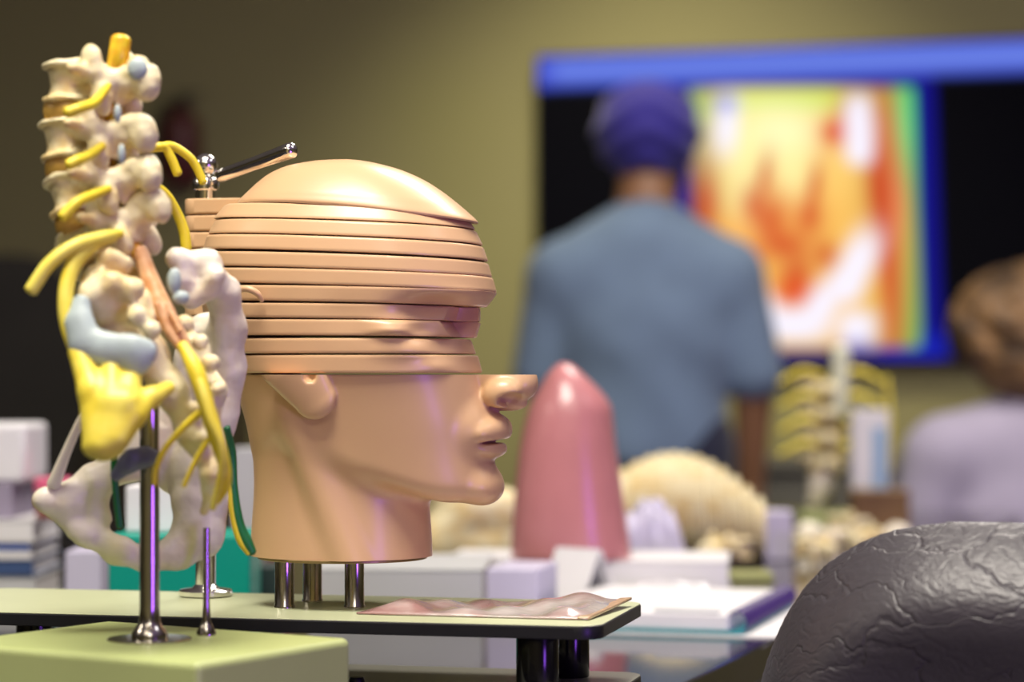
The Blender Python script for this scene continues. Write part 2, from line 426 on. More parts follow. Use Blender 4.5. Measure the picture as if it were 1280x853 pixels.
FXs = sampler(fz, fx, -16, 2, sm=1.6); BXs = sampler(bz, bx, -16, 2, sm=1.0); JZs = sampler(jx, jz, -12, 18, sm=1.2)
WDs = sampler([-13, -9.5, -7.5, -5, -2, 0], [4.85, 5.1, 5.5, 5.95, 6.5, 6.92], -16, 2, sm=1.5)
def lower_head(X, Y, Z):
    xf, xb = FXs(Z), BXs(Z)
    w = WDs(Z)
    ax = np.where(X > 0, xf, -xb)
    pw = np.where(X > 0, 2.2, 2.1)
    rho = (np.abs(X / ax) ** pw + np.abs(Y / w) ** pw) ** (1 / pw)
    f = (rho - 1) * np.minimum(ax, w) * 1.05
    f = smax(f, (JZs(X) - Z) * 0.88, 1.3)
    # neck with its slanting muscle
    nb, nf = HP(319, 690)[0], HP(536, 690)[0]
    nc, na = (nb + nf) / 2, (nf - nb) / 2
    tap = 1 + 0.02 * np.cos((Z + 13) * 0.6)
    nk = (np.sqrt(((X - nc) / na) ** 2 + (Y / 5.35) ** 2) - tap) * 5.5
    nk = np.maximum(nk, Z + 2.0)
    for s in (-1, 1):
        a = HPn(366, 520, -5.2); b2 = HPn(440, 712, -4.6)
        nk = smin(nk, caps(X, Y, Z, (a[0], s * 5.1, a[1]), (b2[0], s * 4.55, b2[1]), 1.0, 0.95), 1.0)
    f = smin(f, nk, 1.1)
    # muzzle, chin
    u0 = HP(606, 538); f = smin(f, ell(X, Y, Z, (u0[0] - 0.6, 0, u0[1]), (1.5, 3.0, 1.9)), 1.2)
    c = HP(611, 608); f = smin(f, ell(X, Y, Z, (c[0] - 0.25, 0, c[1]), (1.12, 2.1, 1.1)), 1.1)
    # lips bent round the teeth
    Xb = X + 0.072 * Y * Y
    u = HP(624, 537); l = HP(620, 562); m2 = HP(623, 551)
    f = smin(f, smax(ell(Xb, Y, Z + 0.045 * Y * Y * 0.6, (u[0] - 0.05, 0, u[1]), (0.90, 3.0, 1.0)), (m2[1] + 0.05) - Z - 0.03 * Y * Y, 0.25), 0.5)
    f = smin(f, ell(Xb, Y, Z + 0.01 * Y * Y, (l[0] - 0.10, 0, l[1] + 0.05), (0.82, 2.4, 0.60)), 0.35)
    f = smax(f, -ell(X + 0.078 * Y * Y, Y, Z + 0.022 * Y * Y, (m2[0] + 0.15, 0, m2[1] - 0.02), (0.85, 3.05, 0.12)), 0.2)
    ph = HP(633, 524); f = smax(f, -caps(X, Y, Z, (ph[0] + 0.35, 0, ph[1] + .4), (ph[0] + 0.75, 0, ph[1] - 0.6), 0.35, 0.35), 0.4)
    # nose
    t = HP(655, 484); n2 = HP(624, 480)
    nose = smin(ell(X, Y, Z, (t[0] - 0.10, 0, t[1] + 0.12), (1.02, 1.2, 0.98)), ell(X, Y, Z, (n2[0], 0, n2[1] + 0.6), (2.5, 1.45, 2.0)), 0.7)
    for s in (-1, 1):
        a = HPn(627, 493, -1.4); nose = smin(nose, ell(X, Y, Z - 0.06 * (X - a[0]), (a[0], s * 1.42, a[1] + 0.05), (1.35, 0.85, 1.02)), 0.42)
    cm = HP(640, 505); nose = smin(nose, ell(X, Y, Z, (cm[0] - 0.2, 0, cm[1]), (1.3, 0.55, 0.5)), 0.3)
    f = smin(f, nose, 0.4)
    for s in (-1, 1):
        h = HPn(639, 500.5, -1.9)
        f = smax(f, -ell(X, Y, Z - 0.10 * (X - h[0]), (h[0], s * 1.95, h[1] + 0.02), (0.98, 1.45, 0.47)), 0.12)
    # ear lobes
    for s in (-1, 1):
        e0 = HPn(362, 452, -7.4); e1 = HPn(392, 497, -6.9)
        fy = 0.42
        ear = caps(X, Y / fy, Z, (e0[0], s * 7.15 / fy, e0[1]), (e1[0], s * 6.75 / fy, e1[1]), 2.1, 1.35) * 0.6
        f = smin(f, ear - 0.1, 0.16)
        e2 = HPn(388, 469, -7.4); f = smax(f, -ell(X, Y, Z, (e2[0], s * 7.6, e2[1]), (0.42, 0.8, 0.52)), 0.10)
    return f
me = surfnets(lower_head, (-9, -9.2, -14.4), (14.2, 9.2, 1.0), 0.105, smooth=2)
bm = bmesh.new(); bm.from_mesh(me); bpy.data.meshes.remove(me)
ZN = zf(702, 1.645)
for (zc, keep) in ((ZC, -1), (ZN, 1)):
    g = list(bm.verts) + list(bm.edges) + list(bm.faces)
    r = bmesh.ops.bisect_plane(bm, geom=g, plane_co=(0, 0, zc / 100), plane_no=(0, 0, 1), clear_outer=keep < 0, clear_inner=keep > 0)
    ed = [e for e in r['geom_cut'] if isinstance(e, bmesh.types.BMEdge)]
    bmesh.ops.holes_fill(bm, edges=ed, sides=0)
o = place(link('lower_head', bm_mesh(bm), M['skin'], head)); sharp(o, 50)
o['label'] = 'lower face with nose, lips, jaw and neck'
# dark seam plate under the neck
nbm = prism_bm([(1.0 * (HP(428, 700)[0] + 6.0 * math.cos(a)) / 100, 5.55 * math.sin(a) / 100) for a in np.linspace(0, 2 * math.pi, 64, endpoint=False)], ZN / 100 - 0.002, ZN / 100, 0.0004)
M['gold'] = mat('brass coloured neck plate', (0.30, 0.22, 0.09), 0.35, metal=0.6)
place(link('neck_plate', bm_mesh(nbm), M['gold'], head, smooth=False))

# --- the movable slices
def ring(xf, xb, w, z, n=256, ex=2.25, tilt=0.0, x0=0.0):
    t = np.linspace(0, 2 * np.pi, n, endpoint=False)
    c, s = np.cos(t), np.sin(t); e = 2 / ex
    xc = 0.0
    x = np.where(c >= 0, (xf - xc) * np.abs(c) ** e, -(xc - xb) * np.abs(c) ** (2 / 2.15)) + xc
    y = w * np.sign(s) * np.abs(s) ** np.where(c >= 0, e, 2 / 2.15)
    return np.stack([x, y, np.full(n, z)], 1)
def loft(rings, cap=True):
    n = len(rings[0]); V = np.concatenate(rings); m_ = len(rings)
    a = np.arange(m_ * n).reshape(m_, n)
    Fq = np.stack([a[:-1], np.roll(a[:-1], -1, 1), np.roll(a[1:], -1, 1), a[1:]], -1).reshape(-1, 4)
    bm = bmesh.new(); vs = [bm.verts.new(v * 0.01) for v in V]
    for q in Fq: bm.faces.new([vs[i] for i in q])
    if cap:
        bm.faces.new([vs[i] for i in a[0][::-1]]); bm.faces.new([vs[i] for i in a[-1]])
    return bm
SL = [  # top row, bottom row, front top, front bottom, back top, back bottom, half widths, pitch in degrees
    (256.9, 276.2, 577, 591, 287, 272, 6.15, 6.75, 2.6),
    (277.6, 296.2, 591, 600, 275, 266, 6.80, 7.15, 2.5),
    (297.7, 316.4, 600, 606.5, 265, 260, 7.18, 7.38, 2.5),
    (319.0, 337.6, 606, 611.5, 259, 257, 7.40, 7.50, 2.3),
    (338.7, 357.8, 612, 617, 256, 256, 7.52, 7.56, 1.9),
    (359.0, 378.6, 617.5, 605, 256, 258, 7.56, 7.52, 1.3),
    (380.4, 398.9, 597, 596, 259, 262, 7.50, 7.46, 0.9),
    (400.2, 420.2, 597, 591, 263, 268, 7.46, 7.42, 0.5),
    (423.2, 442.3, 584, 591, 271, 278, 7.40, 7.34, 0.1),
    (443.9, 466.6, 593, 599, 283, 292, 7.32, 7.24, 0.0)]
def sm01(a, lo, hi): 
    t = np.clip((a - lo) / (hi - lo), 0, 1); return t * t * (3 - 2 * t)
def near_ang(px):                                                   # side angle of the point of the near flank seen at px
    best = None
    for t in np.linspace(5, 175, 700):
        x, y = 9.6 * math.cos(math.radians(t)), -7.3 * math.sin(math.radians(t))
        wx = HX + x / 100 * hc + y / 100 * hs; wd = HD - x / 100 * hs + y / 100 * hc
        d = abs(640 + F * wx / wd - px)
        if best is None or d < best[0]: best = (d, math.degrees(math.atan2(-y, x)))
    return best[1]
AE = {p: near_ang(p) for p in (430, 470, 487, 505, 530, 545, 560, 570)}
def features(P, k):
    # brow, eye socket, closed eye and cheek on the side towards either temple
    x, y, z = P[:, 0].copy(), P[:, 1].copy(), P[:, 2]
    ay = np.abs(y)
    ang = np.degrees(np.arctan2(ay, x)); r = np.hypot(x, y)
    def bump(px, da, py, dz, h):
        return h * np.exp(-((ang - AE[px]) / da) ** 2 - ((z - zf(py)) / dz) ** 2)
    d = bump(560, 12, 366, 0.45, 0.22) + bump(545, 13, 378, 0.62, -0.75) + bump(530, 14, 391, 0.75, -0.55)
    d = d + bump(487, 9, 413, 0.50, 0.55) + bump(487, 10, 404, 0.20, 0.12) + bump(530, 9, 412, 0.6, -0.35)
    d = d + bump(505, 14, 437, 0.7, 0.30) + bump(560, 8, 432, 0.9, -0.22) + bump(545, 9, 458, 0.45, 0.16) + bump(430, 12, 395, 1.2, -0.12)
    d = d * (k >= 4)
    q = np.maximum(r + d, 0.1) / np.maximum(r, 0.1)
    return np.stack([x * q, y * q, z], 1)
lug_w = 2.3
for k, (t0, t1, f0, f1, b0, b1, w0, w1, pit) in enumerate(SL):
    zt, zb = zf(t0), zf(t1)
    n_in = 9
    spec = []
    e = 0.13
    prof = [(-0.55, zb + 0.0), (-0.30, zb + 0.0), (-e, zb + 0.0), (-e * 0.29, zb + e * 0.29), (0, zb + e)] + [(0, zb + e + (zt - zb - 2 * e) * j / n_in) for j in range(1, n_in)] + [(0, zt - e), (-e * 0.29, zt - e * 0.29), (-e, zt), (-0.30, zt), (-0.55, zt)]
    rings = []
    for ins, z in prof:
        q = np.clip((z - zb) / (zt - zb), 0, 1)
        py = HY - z / 100 * F / 1.69
        xf = HP(f0, py)[0] * q + HP(f1, py)[0] * (1 - q)
        xb = HP(b0, py)[0] * q + HP(b1, py)[0] * (1 - q)
        wd = w0 * q + w1 * (1 - q)
        R = ring(xf + ins, xb - ins, wd + ins, z, n=300, ex=2.3)
        R = features(R, k)
        if k in (6, 7):       # the near half ends in front of the nose bridge
            cut = HP({6: 577, 7: 568}[k] * q + {6: 571.5, 7: 578}[k] * (1 - q), py)[0] + ins * 0.8
            near = 1 - sm01(R[:, 1], 0.1, 0.5)
            x = R[:, 0]
            x = np.where(R[:, 0] > cut, cut - 0.10 * (R[:, 0] - cut), R[:, 0]) * near + R[:, 0] * (1 - near)
            # narrow bridge beyond the midline
            R[:, 0] = x
        R[:, 2] += -(R[:, 0] - 1.0) * math.tan(math.radians(pit))
        rings.append(R)
    o = place(link('head_slice', bm_mesh(loft(rings)), M['skin'], head)); sharp(o, 40)
    # rear lug that rides on the pivot rod
# --- crown
dome = [((302, 257), (594.5, 279), 6.22), ((304, 253.5), (594, 275.5), 6.26), ((307.5, 249), (584, 266), 6.1), ((313, 243.5), (570, 254), 5.85), ((325, 231.5), (548, 237), 5.25), ((340, 219.5), (525, 223), 4.55), ((360, 210), (498, 211.5), 3.7), ((385, 204.3), (468, 203.8), 2.6), ((407, 201.4), (447, 201.3), 1.45), ((422, 200.6), (433, 200.6), 0.5)]
D8 = catmull([(*HP(*a), *HP(*b), w_) for a, b, w_ in dome], 6)
rings = []
first = D8[0]
def dome_ring(r5, ins=0.0):
    xb, zb_, xf, zf_, w_ = r5
    R = ring(xf - ins, xb + ins, max(0.05, w_ - ins), 0, n=300, ex=2.2)
    q = (R[:, 0] - xb) / (xf - xb); R[:, 2] = zb_ + (zf_ - zb_) * q + 0.22 * np.sin(np.clip(q, 0, 1) ** 0.9 * np.pi) * (w_ / 6.26) ** 6
    return R
for ins, dz in ((1.2, 0.55), (0.8, 0.06), (0.35, 0.0), (0.1, 0.03)):
    R = dome_ring(first, ins); R[:, 2] += dz * 1.0; rings.append(R)
for r5 in D8: 
    R = dome_ring(r5); rings.append(R)
o = place(link('head_crown', bm_mesh(loft(rings)), M['skin'], head)); sharp(o, 45)
# --- rod, lugs, knob, lever, flange  (in the model frame, metres; z from the plate)
def to_head(v):
    d = Vector((v[0] - HX, v[1] - HD, 0)); d.rotate(Euler((0, 0, -HYAW))); return Vector((d.x, d.y, v[2] - PT))
rod = to_head(W(257, 745, 1.765)); rod.z = 0
for i in range(11):
    zt = 0.126 + ZO - i * 0.01225
    poly = rrect(0.0285, 0, 0.082, 0.036, 0.010, 6)
    bm = prism_bm([(rod.x + x, rod.y + y) for x, y in poly], zt - 0.0118, zt - 0.0005, 0.0014)
    sharp(link('pivot_lug', bm_mesh(bm), M['skin'], head), 40)
bm = lathe_bm([(0, 0), (0.0175, 0), (0.0195, 0.001), (0.0195, 0.0042), (0.018, 0.0055), (0.010, 0.0065), (0.0086, 0.008), (0.0074, 0.009), (0.0074, 0.30), (0, 0.30)], 36, (rod.x, rod.y, 0))
sharp(link('pivot_rod', bm_mesh(bm), M['chrome'], head), 40)
kz = CZ + (HY - 214) / F * 1.765 - PT
bm = lathe_bm([(0, -0.026), (0.0072, -0.026), (0.0072, -0.0145), (0.0096, -0.0135), (0.0098, -0.0075), (0.0085, -0.0055), (0.0058, -0.004), (0.0056, -0.002)] + [(0.0088 * math.sin(a), 0.0042 - 0.0088 * math.cos(a)) for a in np.linspace(0.75, math.pi, 12)], 36, (rod.x, rod.y, kz))
sharp(link('rod_knob', bm_mesh(bm), M['chrome'], head), 40)
la = to_head(W(276, 219.5, 1.755)); lb = to_head(W(364, 188, 1.70))
bm = tube_bm([la, la.lerp(lb, 0.5), lb], [0.0049, 0.0049, 0.0058], 18, 6)
link('clamp_lever', bm_mesh(bm), M['chrome'], head)
# --- ear fragment on an upper slice
e0 = HPn(292, 364, -7.4); e1 = HPn(308, 361, -7.9); e2 = HPn(321, 367, -7.8); e3 = HPn(327, 376.5, -7.5)
bm = tube_bm([(p[0] / 100, -0.0740 - d, p[1] / 100) for p, d in ((e0, 0.000), (e1, 0.004), (e2, 0.003), (e3, 0.0))], [0.0022, 0.0024, 0.0022, 0.0014], 12, 6)
place(link('ear_rim', bm_mesh(bm), M['skin'], head))
# --- posts
for (px, py, D) in ((355.5, 757, 1.682), (443, 757, 1.682), (390.5, 751.5, 1.727)):
    a = to_head(W(px, py, D))
    bm = lathe_bm([(0, 0), (0.0074, 0), (0.0074, 0.0012), (0.0068, 0.002), (0.0068, ZO + ZN / 100 - 0.002), (0, ZO + ZN / 100 - 0.002)], 28, (a.x, a.y, 0))
    sharp(link('support_post', bm_mesh(bm), M['steel'], head), 40)
# --- the two plates: corner at the front right
pa = math.radians(-13.0) - HYAW
cr = to_head((0.056, 1.557, PT))
pu = Vector((math.cos(pa), math.sin(pa), 0)); pv = Vector((-math.sin(pa), math.cos(pa), 0))
PL, PW_ = 0.50, 0.172
pc = cr - pu * (PL / 2) + pv * (PW_ / 2)
def plate_poly(g=0.0):
    return [(pc.x + pu.x * x + pv.x * y, pc.y + pu.y * x + pv.y * y) for x, y in rrect(0, 0, PL - g, PW_ - g, 0.017 - g / 2, 10)]
sharp(link('upper_plate', bm_mesh(prism_bm(plate_poly(), -0.0092, -0.0009, 0.0006)), M['black'], head), 40)['label'] = 'black edge board of the upper tier'
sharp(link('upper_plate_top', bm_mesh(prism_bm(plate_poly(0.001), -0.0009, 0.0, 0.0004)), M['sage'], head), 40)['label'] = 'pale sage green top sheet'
LZ = -0.0505
sharp(link('lower_plate', bm_mesh(prism_bm(plate_poly(), LZ - 0.0092, LZ - 0.0009, 0.0006)), M['black'], head), 40)
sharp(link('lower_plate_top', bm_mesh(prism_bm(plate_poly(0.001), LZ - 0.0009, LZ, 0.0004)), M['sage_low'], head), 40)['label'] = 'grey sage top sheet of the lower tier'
for (sx, sy) in ((1, -1), (1, 1), (-1, -1), (-1, 1)):
    c = pc + pu * sx * (PL / 2 - 0.048) + pv * sy * (PW_ / 2 - 0.034)
    bm = lathe_bm([(0, LZ), (0.0138, LZ), (0.0142, LZ + 0.001), (0.0142, -0.0102), (0.0138, -0.0092), (0, -0.0092)], 36, (c.x, c.y, 0))
    sharp(link('tier_pillar', bm_mesh(bm), M['blackgloss'], head), 40)
    bm = lathe_bm([(0, TZ - PT), (0.010, TZ - PT), (0.012, LZ - 0.0092), (0, LZ - 0.0092)], 24, (c.x, c.y, 0))
    sharp(link('rubber_foot', bm_mesh(bm), M['black'], head), 40)
# --- the small screw head on the lower tier
a = to_head(W(446, 846, 1.66)); 
bm = lathe_bm([(0, 0), (0.0055, 0), (0.0055, 0.003), (0.0045, 0.0048), (0, 0.0052)], 20, (a.x, a.y, LZ))
sharp(link('screw_cap', bm_mesh(bm), M['black'], head), 40)
# ------------------------------------------------------------------ lumbar spine and pelvis model on a green block
SX, SY = -0.2244, 1.497
spine = thing('spine_pelvis_model', (SX, SY, TZ), 'cream lumbar spine and half pelvis model with yellow nerves on a pale green block', 'anatomical spine model')
ZS = CZ - TZ
def Q(px, py, D):                                                  # cm in the spine model's own frame, z from eye level
    return np.array((((px - 640) / F * D - SX) * 100, (D - SY) * 100, (HY - py) / F * D * 100))
def splace(o): o.location = (0, 0, ZS); return o
R1 = lambda r, D=1.49: r / F * D * 100                             # pixels to cm at a distance
brz = math.atan2(-0.53, 0.846); bh = CZ - 0.166 - TZ
bm = box_bm(0, 0, bh / 2, 0.2, 0.149, bh, 0.0045, 4, rz=brz)
link('base_block', bm_mesh(bm), M['lime'], spine); sharp(COL.objects[spine.children[-1].name], 50)
pt = CZ + (HY - 455) / F * 1.497 - TZ
bm = lathe_bm([(0, bh), (0.026, bh), (0.0262, bh + 0.0006), (0.0255, bh + 0.0012), (0.0115, bh + 0.0014), (0.0112, bh + 0.004), (0.0085, bh + 0.008), (0.0066, bh + 0.011), (0.0062, bh + 0.02), (0.0060, pt - 0.001), (0.0054, pt), (0, pt)], 32)
sharp(link('support_pole', bm_mesh(bm), M['steel'], spine), 30)
r0 = Q(258, 796, 1.522); rt = CZ + (HY - 660) / F * 1.522 - TZ
bm = lathe_bm([(0, bh), (0.0062, bh), (0.0062, bh + 0.002), (0.0042, bh + 0.006), (0.0026, bh + 0.010), (0.0022, bh + 0.02), (0.0022, rt), (0, rt)], 20, (r0[0] / 100, r0[1] / 100, 0))
sharp(link('thin_rod', bm_mesh(bm), M['steel'], spine), 30)

CP, SPn = math.cos(math.radians(31)), math.sin(math.radians(31))
def vframe(px, py, D, tilt, yaw=0.0):
    c = Q(px, py, D)
    a_ = math.radians(31 + yaw)
    post = np.array((math.cos(a_), -math.sin(a_), 0)); lat = np.array((-math.sin(a_), -math.cos(a_), 0)); up = np.array((0, 0, 1.0))
    t = math.radians(tilt)
    post2 = post * math.cos(t) + up * math.sin(t); up2 = up * math.cos(t) - post * math.sin(t)
    m = Matrix(((-post2[0], lat[0], up2[0], c[0] / 100), (-post2[1], lat[1], up2[1], c[1] / 100), (-post2[2], lat[2], up2[2], c[2] / 100 + ZS), (0, 0, 0, 1)))
    return m
def vertebra(seed):
    def f(A_, L_, U):
        wst = 1 - 0.17 * np.clip(1 - (U / 1.25) ** 2, 0, 1)
        b = (np.sqrt((A_ / 1.78) ** 2 + (L_ / 2.32) ** 2) / wst - 1) * 1.8
        b = smax(b, np.abs(U + 0.0) - 1.22, 0.2)
        b = smin(b, (np.sqrt(((np.sqrt((A_ / 1.80) ** 2 + (L_ / 2.34) ** 2) - 0.96) * 2.0) ** 2 + (np.abs(U) - 1.06) ** 2) - 0.21), 0.2)
        g = None
        for s in (-1, 1):
            for h in (caps(A_, L_, U, (-1.3, s * 1.15, 0.45), (-2.7, s * 1.35, 0.3), 0.62, 0.6),
                      ell(A_, L_, U, (-2.5, s * 1.6, 1.0), (0.76, 0.62, 1.12)),
                      ell(A_, L_, U, (-3.05, s * 1.35, -1.25), (0.74, 0.66, 1.15)),
                      caps(A_, L_, U, (-2.3, s * 1.7, 0.35), (-2.5, s * 3.3, 0.45), 0.50, 0.36),
                      caps(A_, L_, U, (-2.8, s * 1.25, 0.1), (-3.8, s * 0.2, -0.3), 0.75, 0.7)):
                g = h if g is None else smin(g, h, 0.35)
        bx_ = ((np.abs((A_ + 4.4) / 1.75) ** 3 + np.abs(L_ / 0.72) ** 3 + np.abs((U + 0.45 + 0.12 * (A_ + 4.4)) / 1.2) ** 3) ** (1 / 3) - 1) * 0.9
        sp_ = smax(bx_, -(ell(A_, L_, U, (-4.5, 1.15, -1.2), (0.85, 0.75, 0.75))), 0.35)
        sp_ = smax(sp_, -ell(A_, L_, U, (-4.1, 1.0, 0.05), (0.9, 0.5, 0.55)), 0.3)
        sp_ = smin(sp_, ell(A_, L_, U, (-5.55, 0, -0.45), (0.66, 0.8, 1.15)), 0.35)
        sp_ = smax(sp_, -caps(A_, L_, U, (-4.35, -2, -1.75), (-4.35, 2, -1.75), 0.80, 0.80), 0.25)
        sp_ = smin(sp_, ell(A_, L_, U, (-4.4, 0.15, 0.25), (1.3, 0.6, 0.5)), 0.3)
        g = smin(g, sp_, 0.4)
        f_ = smin(b, g, 0.3)
        f_ = smax(f_, -caps(A_, L_, U, (-2.35, 0, -2.5), (-2.35, 0, 2.5), 0.62, 0.62), 0.25)
        return f_ + 0.13 * rough(A_, L_, U, 2.4, seed) + 0.05 * rough(A_, L_, U, 6.0, seed + 5)
    return surfnets(f, (-6.9, -4.2, -2.9), (2.5, 4.2, 2.6), 0.11, smooth=1)
VMESH = [vertebra(k) for k in range(2)]
VPOS = [(97, 106, 1.495, 2), (93, 177, 1.495, 7), (101, 246, 1.495, 17), (118, 312, 1.497, 33)]
for k, v in enumerate(VPOS):
    me = VMESH[k % 2]
    o = link('vertebra', me, M['bone'], spine); o.matrix_local = vframe(*v)
# discs between the vertebrae
def disc_mesh(h):
    prof = [(0, -h), (0.9, -h), (0.97, -h * 0.6), (1.0, 0), (0.97, h * 0.6), (0.9, h), (0, h)]
    b = lathe_bm(prof, 48)
    bmesh.ops.scale(b, vec=(0.0177, 0.0230, 0.01), verts=b.verts)
    return bm_mesh(b)
for i in range(3):
    p, q = VPOS[i], VPOS[i + 1]
    o = link('disc', disc_mesh(0.66), M['disc'], spine); o.matrix_local = vframe((p[0] + q[0]) / 2, (p[1] + q[1]) / 2, 1.495, (p[3] + q[3]) / 2)
o = link('disc', disc_mesh(0.6), M['disc'], spine); o.matrix_local = vframe(140, 352, 1.492, 42)
def blobs(name, items, m, k=0.35, rg=0.06, h=0.12, sub=None, seed=3, smooth=1, parent=None, flat=1.0, rf=3.0):
    # items: (px,py,D,r) balls, (p1,p2) capsules of those, or ('e', px,py,D, rx,rz,ry) ellipsoids; radii in pixels, ry in cm
    pr = []
    for it in items:
        if it[0] == 'e': pr.append(('e', Q(*it[1:4]), (R1(it[4], it[3]), it[6], R1(it[5], it[3]))))
        elif isinstance(it[0], tuple):
            for a, b in zip(it[:-1], it[1:]): pr.append(('c', Q(*a[:3]), Q(*b[:3]), R1(a[3], a[2]), R1(b[3], b[2])))
        else: pr.append(('e', Q(*it[:3]), (R1(it[3], it[2]),) * 3))
    lo = np.min([p[1] - np.max(p[2]) if p[0] == 'e' else np.minimum(p[1] - p[3], p[2] - p[4]) for p in pr], 0) - 0.5
    hi = np.max([p[1] + np.max(p[2]) if p[0] == 'e' else np.maximum(p[1] + p[3], p[2] + p[4]) for p in pr], 0) + 0.5
    ym = (lo[1] + hi[1]) / 2
    def f(X, Y0, Z):
        g = None; Y = ym + (Y0 - ym) / flat
        for p in pr:
            v = ell(X, Y, Z, p[1], p[2]) if p[0] == 'e' else caps(X, Y, Z, p[1], p[2], p[3], p[4])
            g = v if g is None else smin(g, v, k)
        if sub:
            for s in sub: g = smax(g, -ell(X, Y, Z, Q(*s[:3]), (R1(s[3], s[2]), s[5], R1(s[4], s[2]))), 0.35)
        if rg: g = g + rg * rough(X, Y, Z, rf, seed) + rg * 0.4 * rough(X, Y, Z, rf * 2.7, seed + 9)
        return g
    return splace(link(name, surfnets(f, lo, hi, h, smooth=smooth), m, parent or spine))
# sacrum with its knobbly crest
blobs('sacrum', [('e', 150, 400, 1.465, 50, 50, 1.7), ('e', 128, 375, 1.445, 26, 30, 1.1), ('e', 165, 440, 1.455, 44, 34, 1.4),
    (134, 322, 1.45, 13), (152, 333, 1.455, 14), (118, 345, 1.45, 14), (166, 362, 1.44, 15), (140, 356, 1.44, 17), (112, 368, 1.44, 16), (172, 395, 1.435, 13), (190, 412, 1.435, 13),
    ((185, 445, 1.45, 24), (215, 490, 1.45, 20), (235, 540, 1.455, 14), (255, 580, 1.46, 10)),
    ((205, 400, 1.49, 16), (245, 440, 1.485, 15), (268, 490, 1.475, 14), (262, 560, 1.465, 11), (264, 600, 1.46, 9)),
    (232, 405, 1.47, 11), (250, 428, 1.465, 12), (264, 455, 1.46, 11), (272, 485, 1.46, 11), (246, 512, 1.45, 9), (254, 548, 1.45, 11), (262, 592, 1.455, 10), ((262, 590, 1.458, 9), (263, 612, 1.465, 8), (254, 640, 1.475, 5))],
    M['bone'], k=0.6, rg=0.15, rf=2.5, sub=[(146, 388, 1.425, 14, 12, .6), (195, 450, 1.42, 9, 8, .5), (222, 500, 1.43, 8, 8, .5), (192, 365, 1.45, 12, 34, 1.0)])
blobs('sacral_canal_roots', [((176, 316, 1.478, 10), (188, 352, 1.472, 12), (206, 392, 1.463, 13), (222, 420, 1.453, 11), (236, 446, 1.450, 8)), ((196, 380, 1.446, 5), (212, 416, 1.443, 5), (228, 440, 1.442, 4)), ((208, 380, 1.452, 4), (226, 414, 1.445, 4))], M['canal'], k=0.15, rg=0.04)
blobs('auricular_cartilage', [((103, 380, 1.430, 12), (100, 405, 1.424, 15), (108, 430, 1.420, 18), (135, 437, 1.416, 18), (165, 440, 1.414, 18), (182, 438, 1.415, 13)), (172, 455, 1.416, 13)], M['cart'], k=0.8, rg=0.05, flat=0.55)
# hip bone of the far side, with the opening in its lower half
blobs('hip_bone', [((232, 330, 1.515, 18), (255, 335, 1.52, 18), (278, 365, 1.535, 20), (286, 410, 1.545, 21), (284, 460, 1.55, 21), (270, 520, 1.55, 24), (250, 580, 1.55, 34)),
    (218, 322, 1.51, 12), (262, 362, 1.515, 15), (240, 372, 1.515, 15), (228, 350, 1.51, 12), (262, 322, 1.515, 10), (270, 345, 1.51, 12),
    ('e', 258, 470, 1.555, 42, 80, 0.9), ('e', 232, 560, 1.56, 58, 62, 1.3), ('e', 250, 610, 1.55, 36, 60, 1.4),
    ((250, 625, 1.55, 32), (248, 668, 1.55, 30), (222, 690, 1.545, 20), (185, 699, 1.54, 15), (145, 688, 1.535, 16), (105, 664, 1.53, 16), (66, 630, 1.53, 15)),
    ((62, 626, 1.525, 16), (92, 622, 1.53, 20), (118, 604, 1.535, 22), (150, 585, 1.545, 24), (195, 560, 1.56, 34)),
    ('e', 112, 635, 1.535, 34, 30, 0.75), (52, 624, 1.522, 10)],
    M['bone_pale'], k=0.7, rg=0.10, rf=3.2, h=0.13, sub=[(173, 636, 1.54, 33, 30, 9.0), (188, 650, 1.54, 20, 18, 9.0), (158, 628, 1.54, 20, 22, 9.0), (252, 395, 1.50, 9, 26, 1.2)])
# nerves
def nerve(name, pts, m, flat=1.0, n=14):
    P = [Q(*p[:3]) / 100 for p in pts]; R = [R1(p[3], p[2]) / 100 for p in pts]
    return splace(link(name, bm_mesh(tube_bm(P, R, n, 7, flat=flat, flatdir=(0.3, 1, 0) if flat != 1 else None)), m, spine))
nerve('cauda_equina', [(151, 50, 1.474, 13), (147, 78, 1.474, 13), (139, 112, 1.480, 8), (137, 180, 1.484, 6), (146, 250, 1.486, 6), (172, 318, 1.478, 8)], M['cord'])['label'] = 'amber nerve bundle rising out of the spinal canal'
nerve('spinal_nerve', [(136, 106, 1.466, 5), (118, 128, 1.45, 6.5), (100, 135, 1.44, 7), (84, 141, 1.437, 7.5)], M['nerve'])
nerve('spinal_nerve', [(128, 182, 1.462, 5), (112, 194, 1.45, 6.5), (98, 200, 1.44, 7), (86, 206, 1.437, 7)], M['nerve'])
nerve('spinal_nerve', [(136, 236, 1.46, 5), (118, 243, 1.45, 6.5), (98, 252, 1.44, 7), (78, 271, 1.435, 7)], M['nerve'])
nerve('spinal_nerve', [(150, 292, 1.46, 6), (124, 298, 1.445, 9), (92, 308, 1.435, 9), (62, 330, 1.43, 9), (39, 363, 1.428, 9)], M['nerve_pale'])
nerve('spinal_nerve', [(142, 296, 1.455, 7), (112, 308, 1.443, 10), (90, 335, 1.436, 10), (82, 372, 1.43, 10), (86, 412, 1.426, 10), (104, 452, 1.422, 11), (124, 490, 1.418, 12)], M['nerve_pale'])
nerve('spinal_nerve', [(142, 184, 1.500, 5), (165, 187, 1.522, 6), (185, 186, 1.543, 6), (205, 184, 1.553, 6), (214, 198, 1.555, 6), (222, 217, 1.556, 6)], M['nerve'])
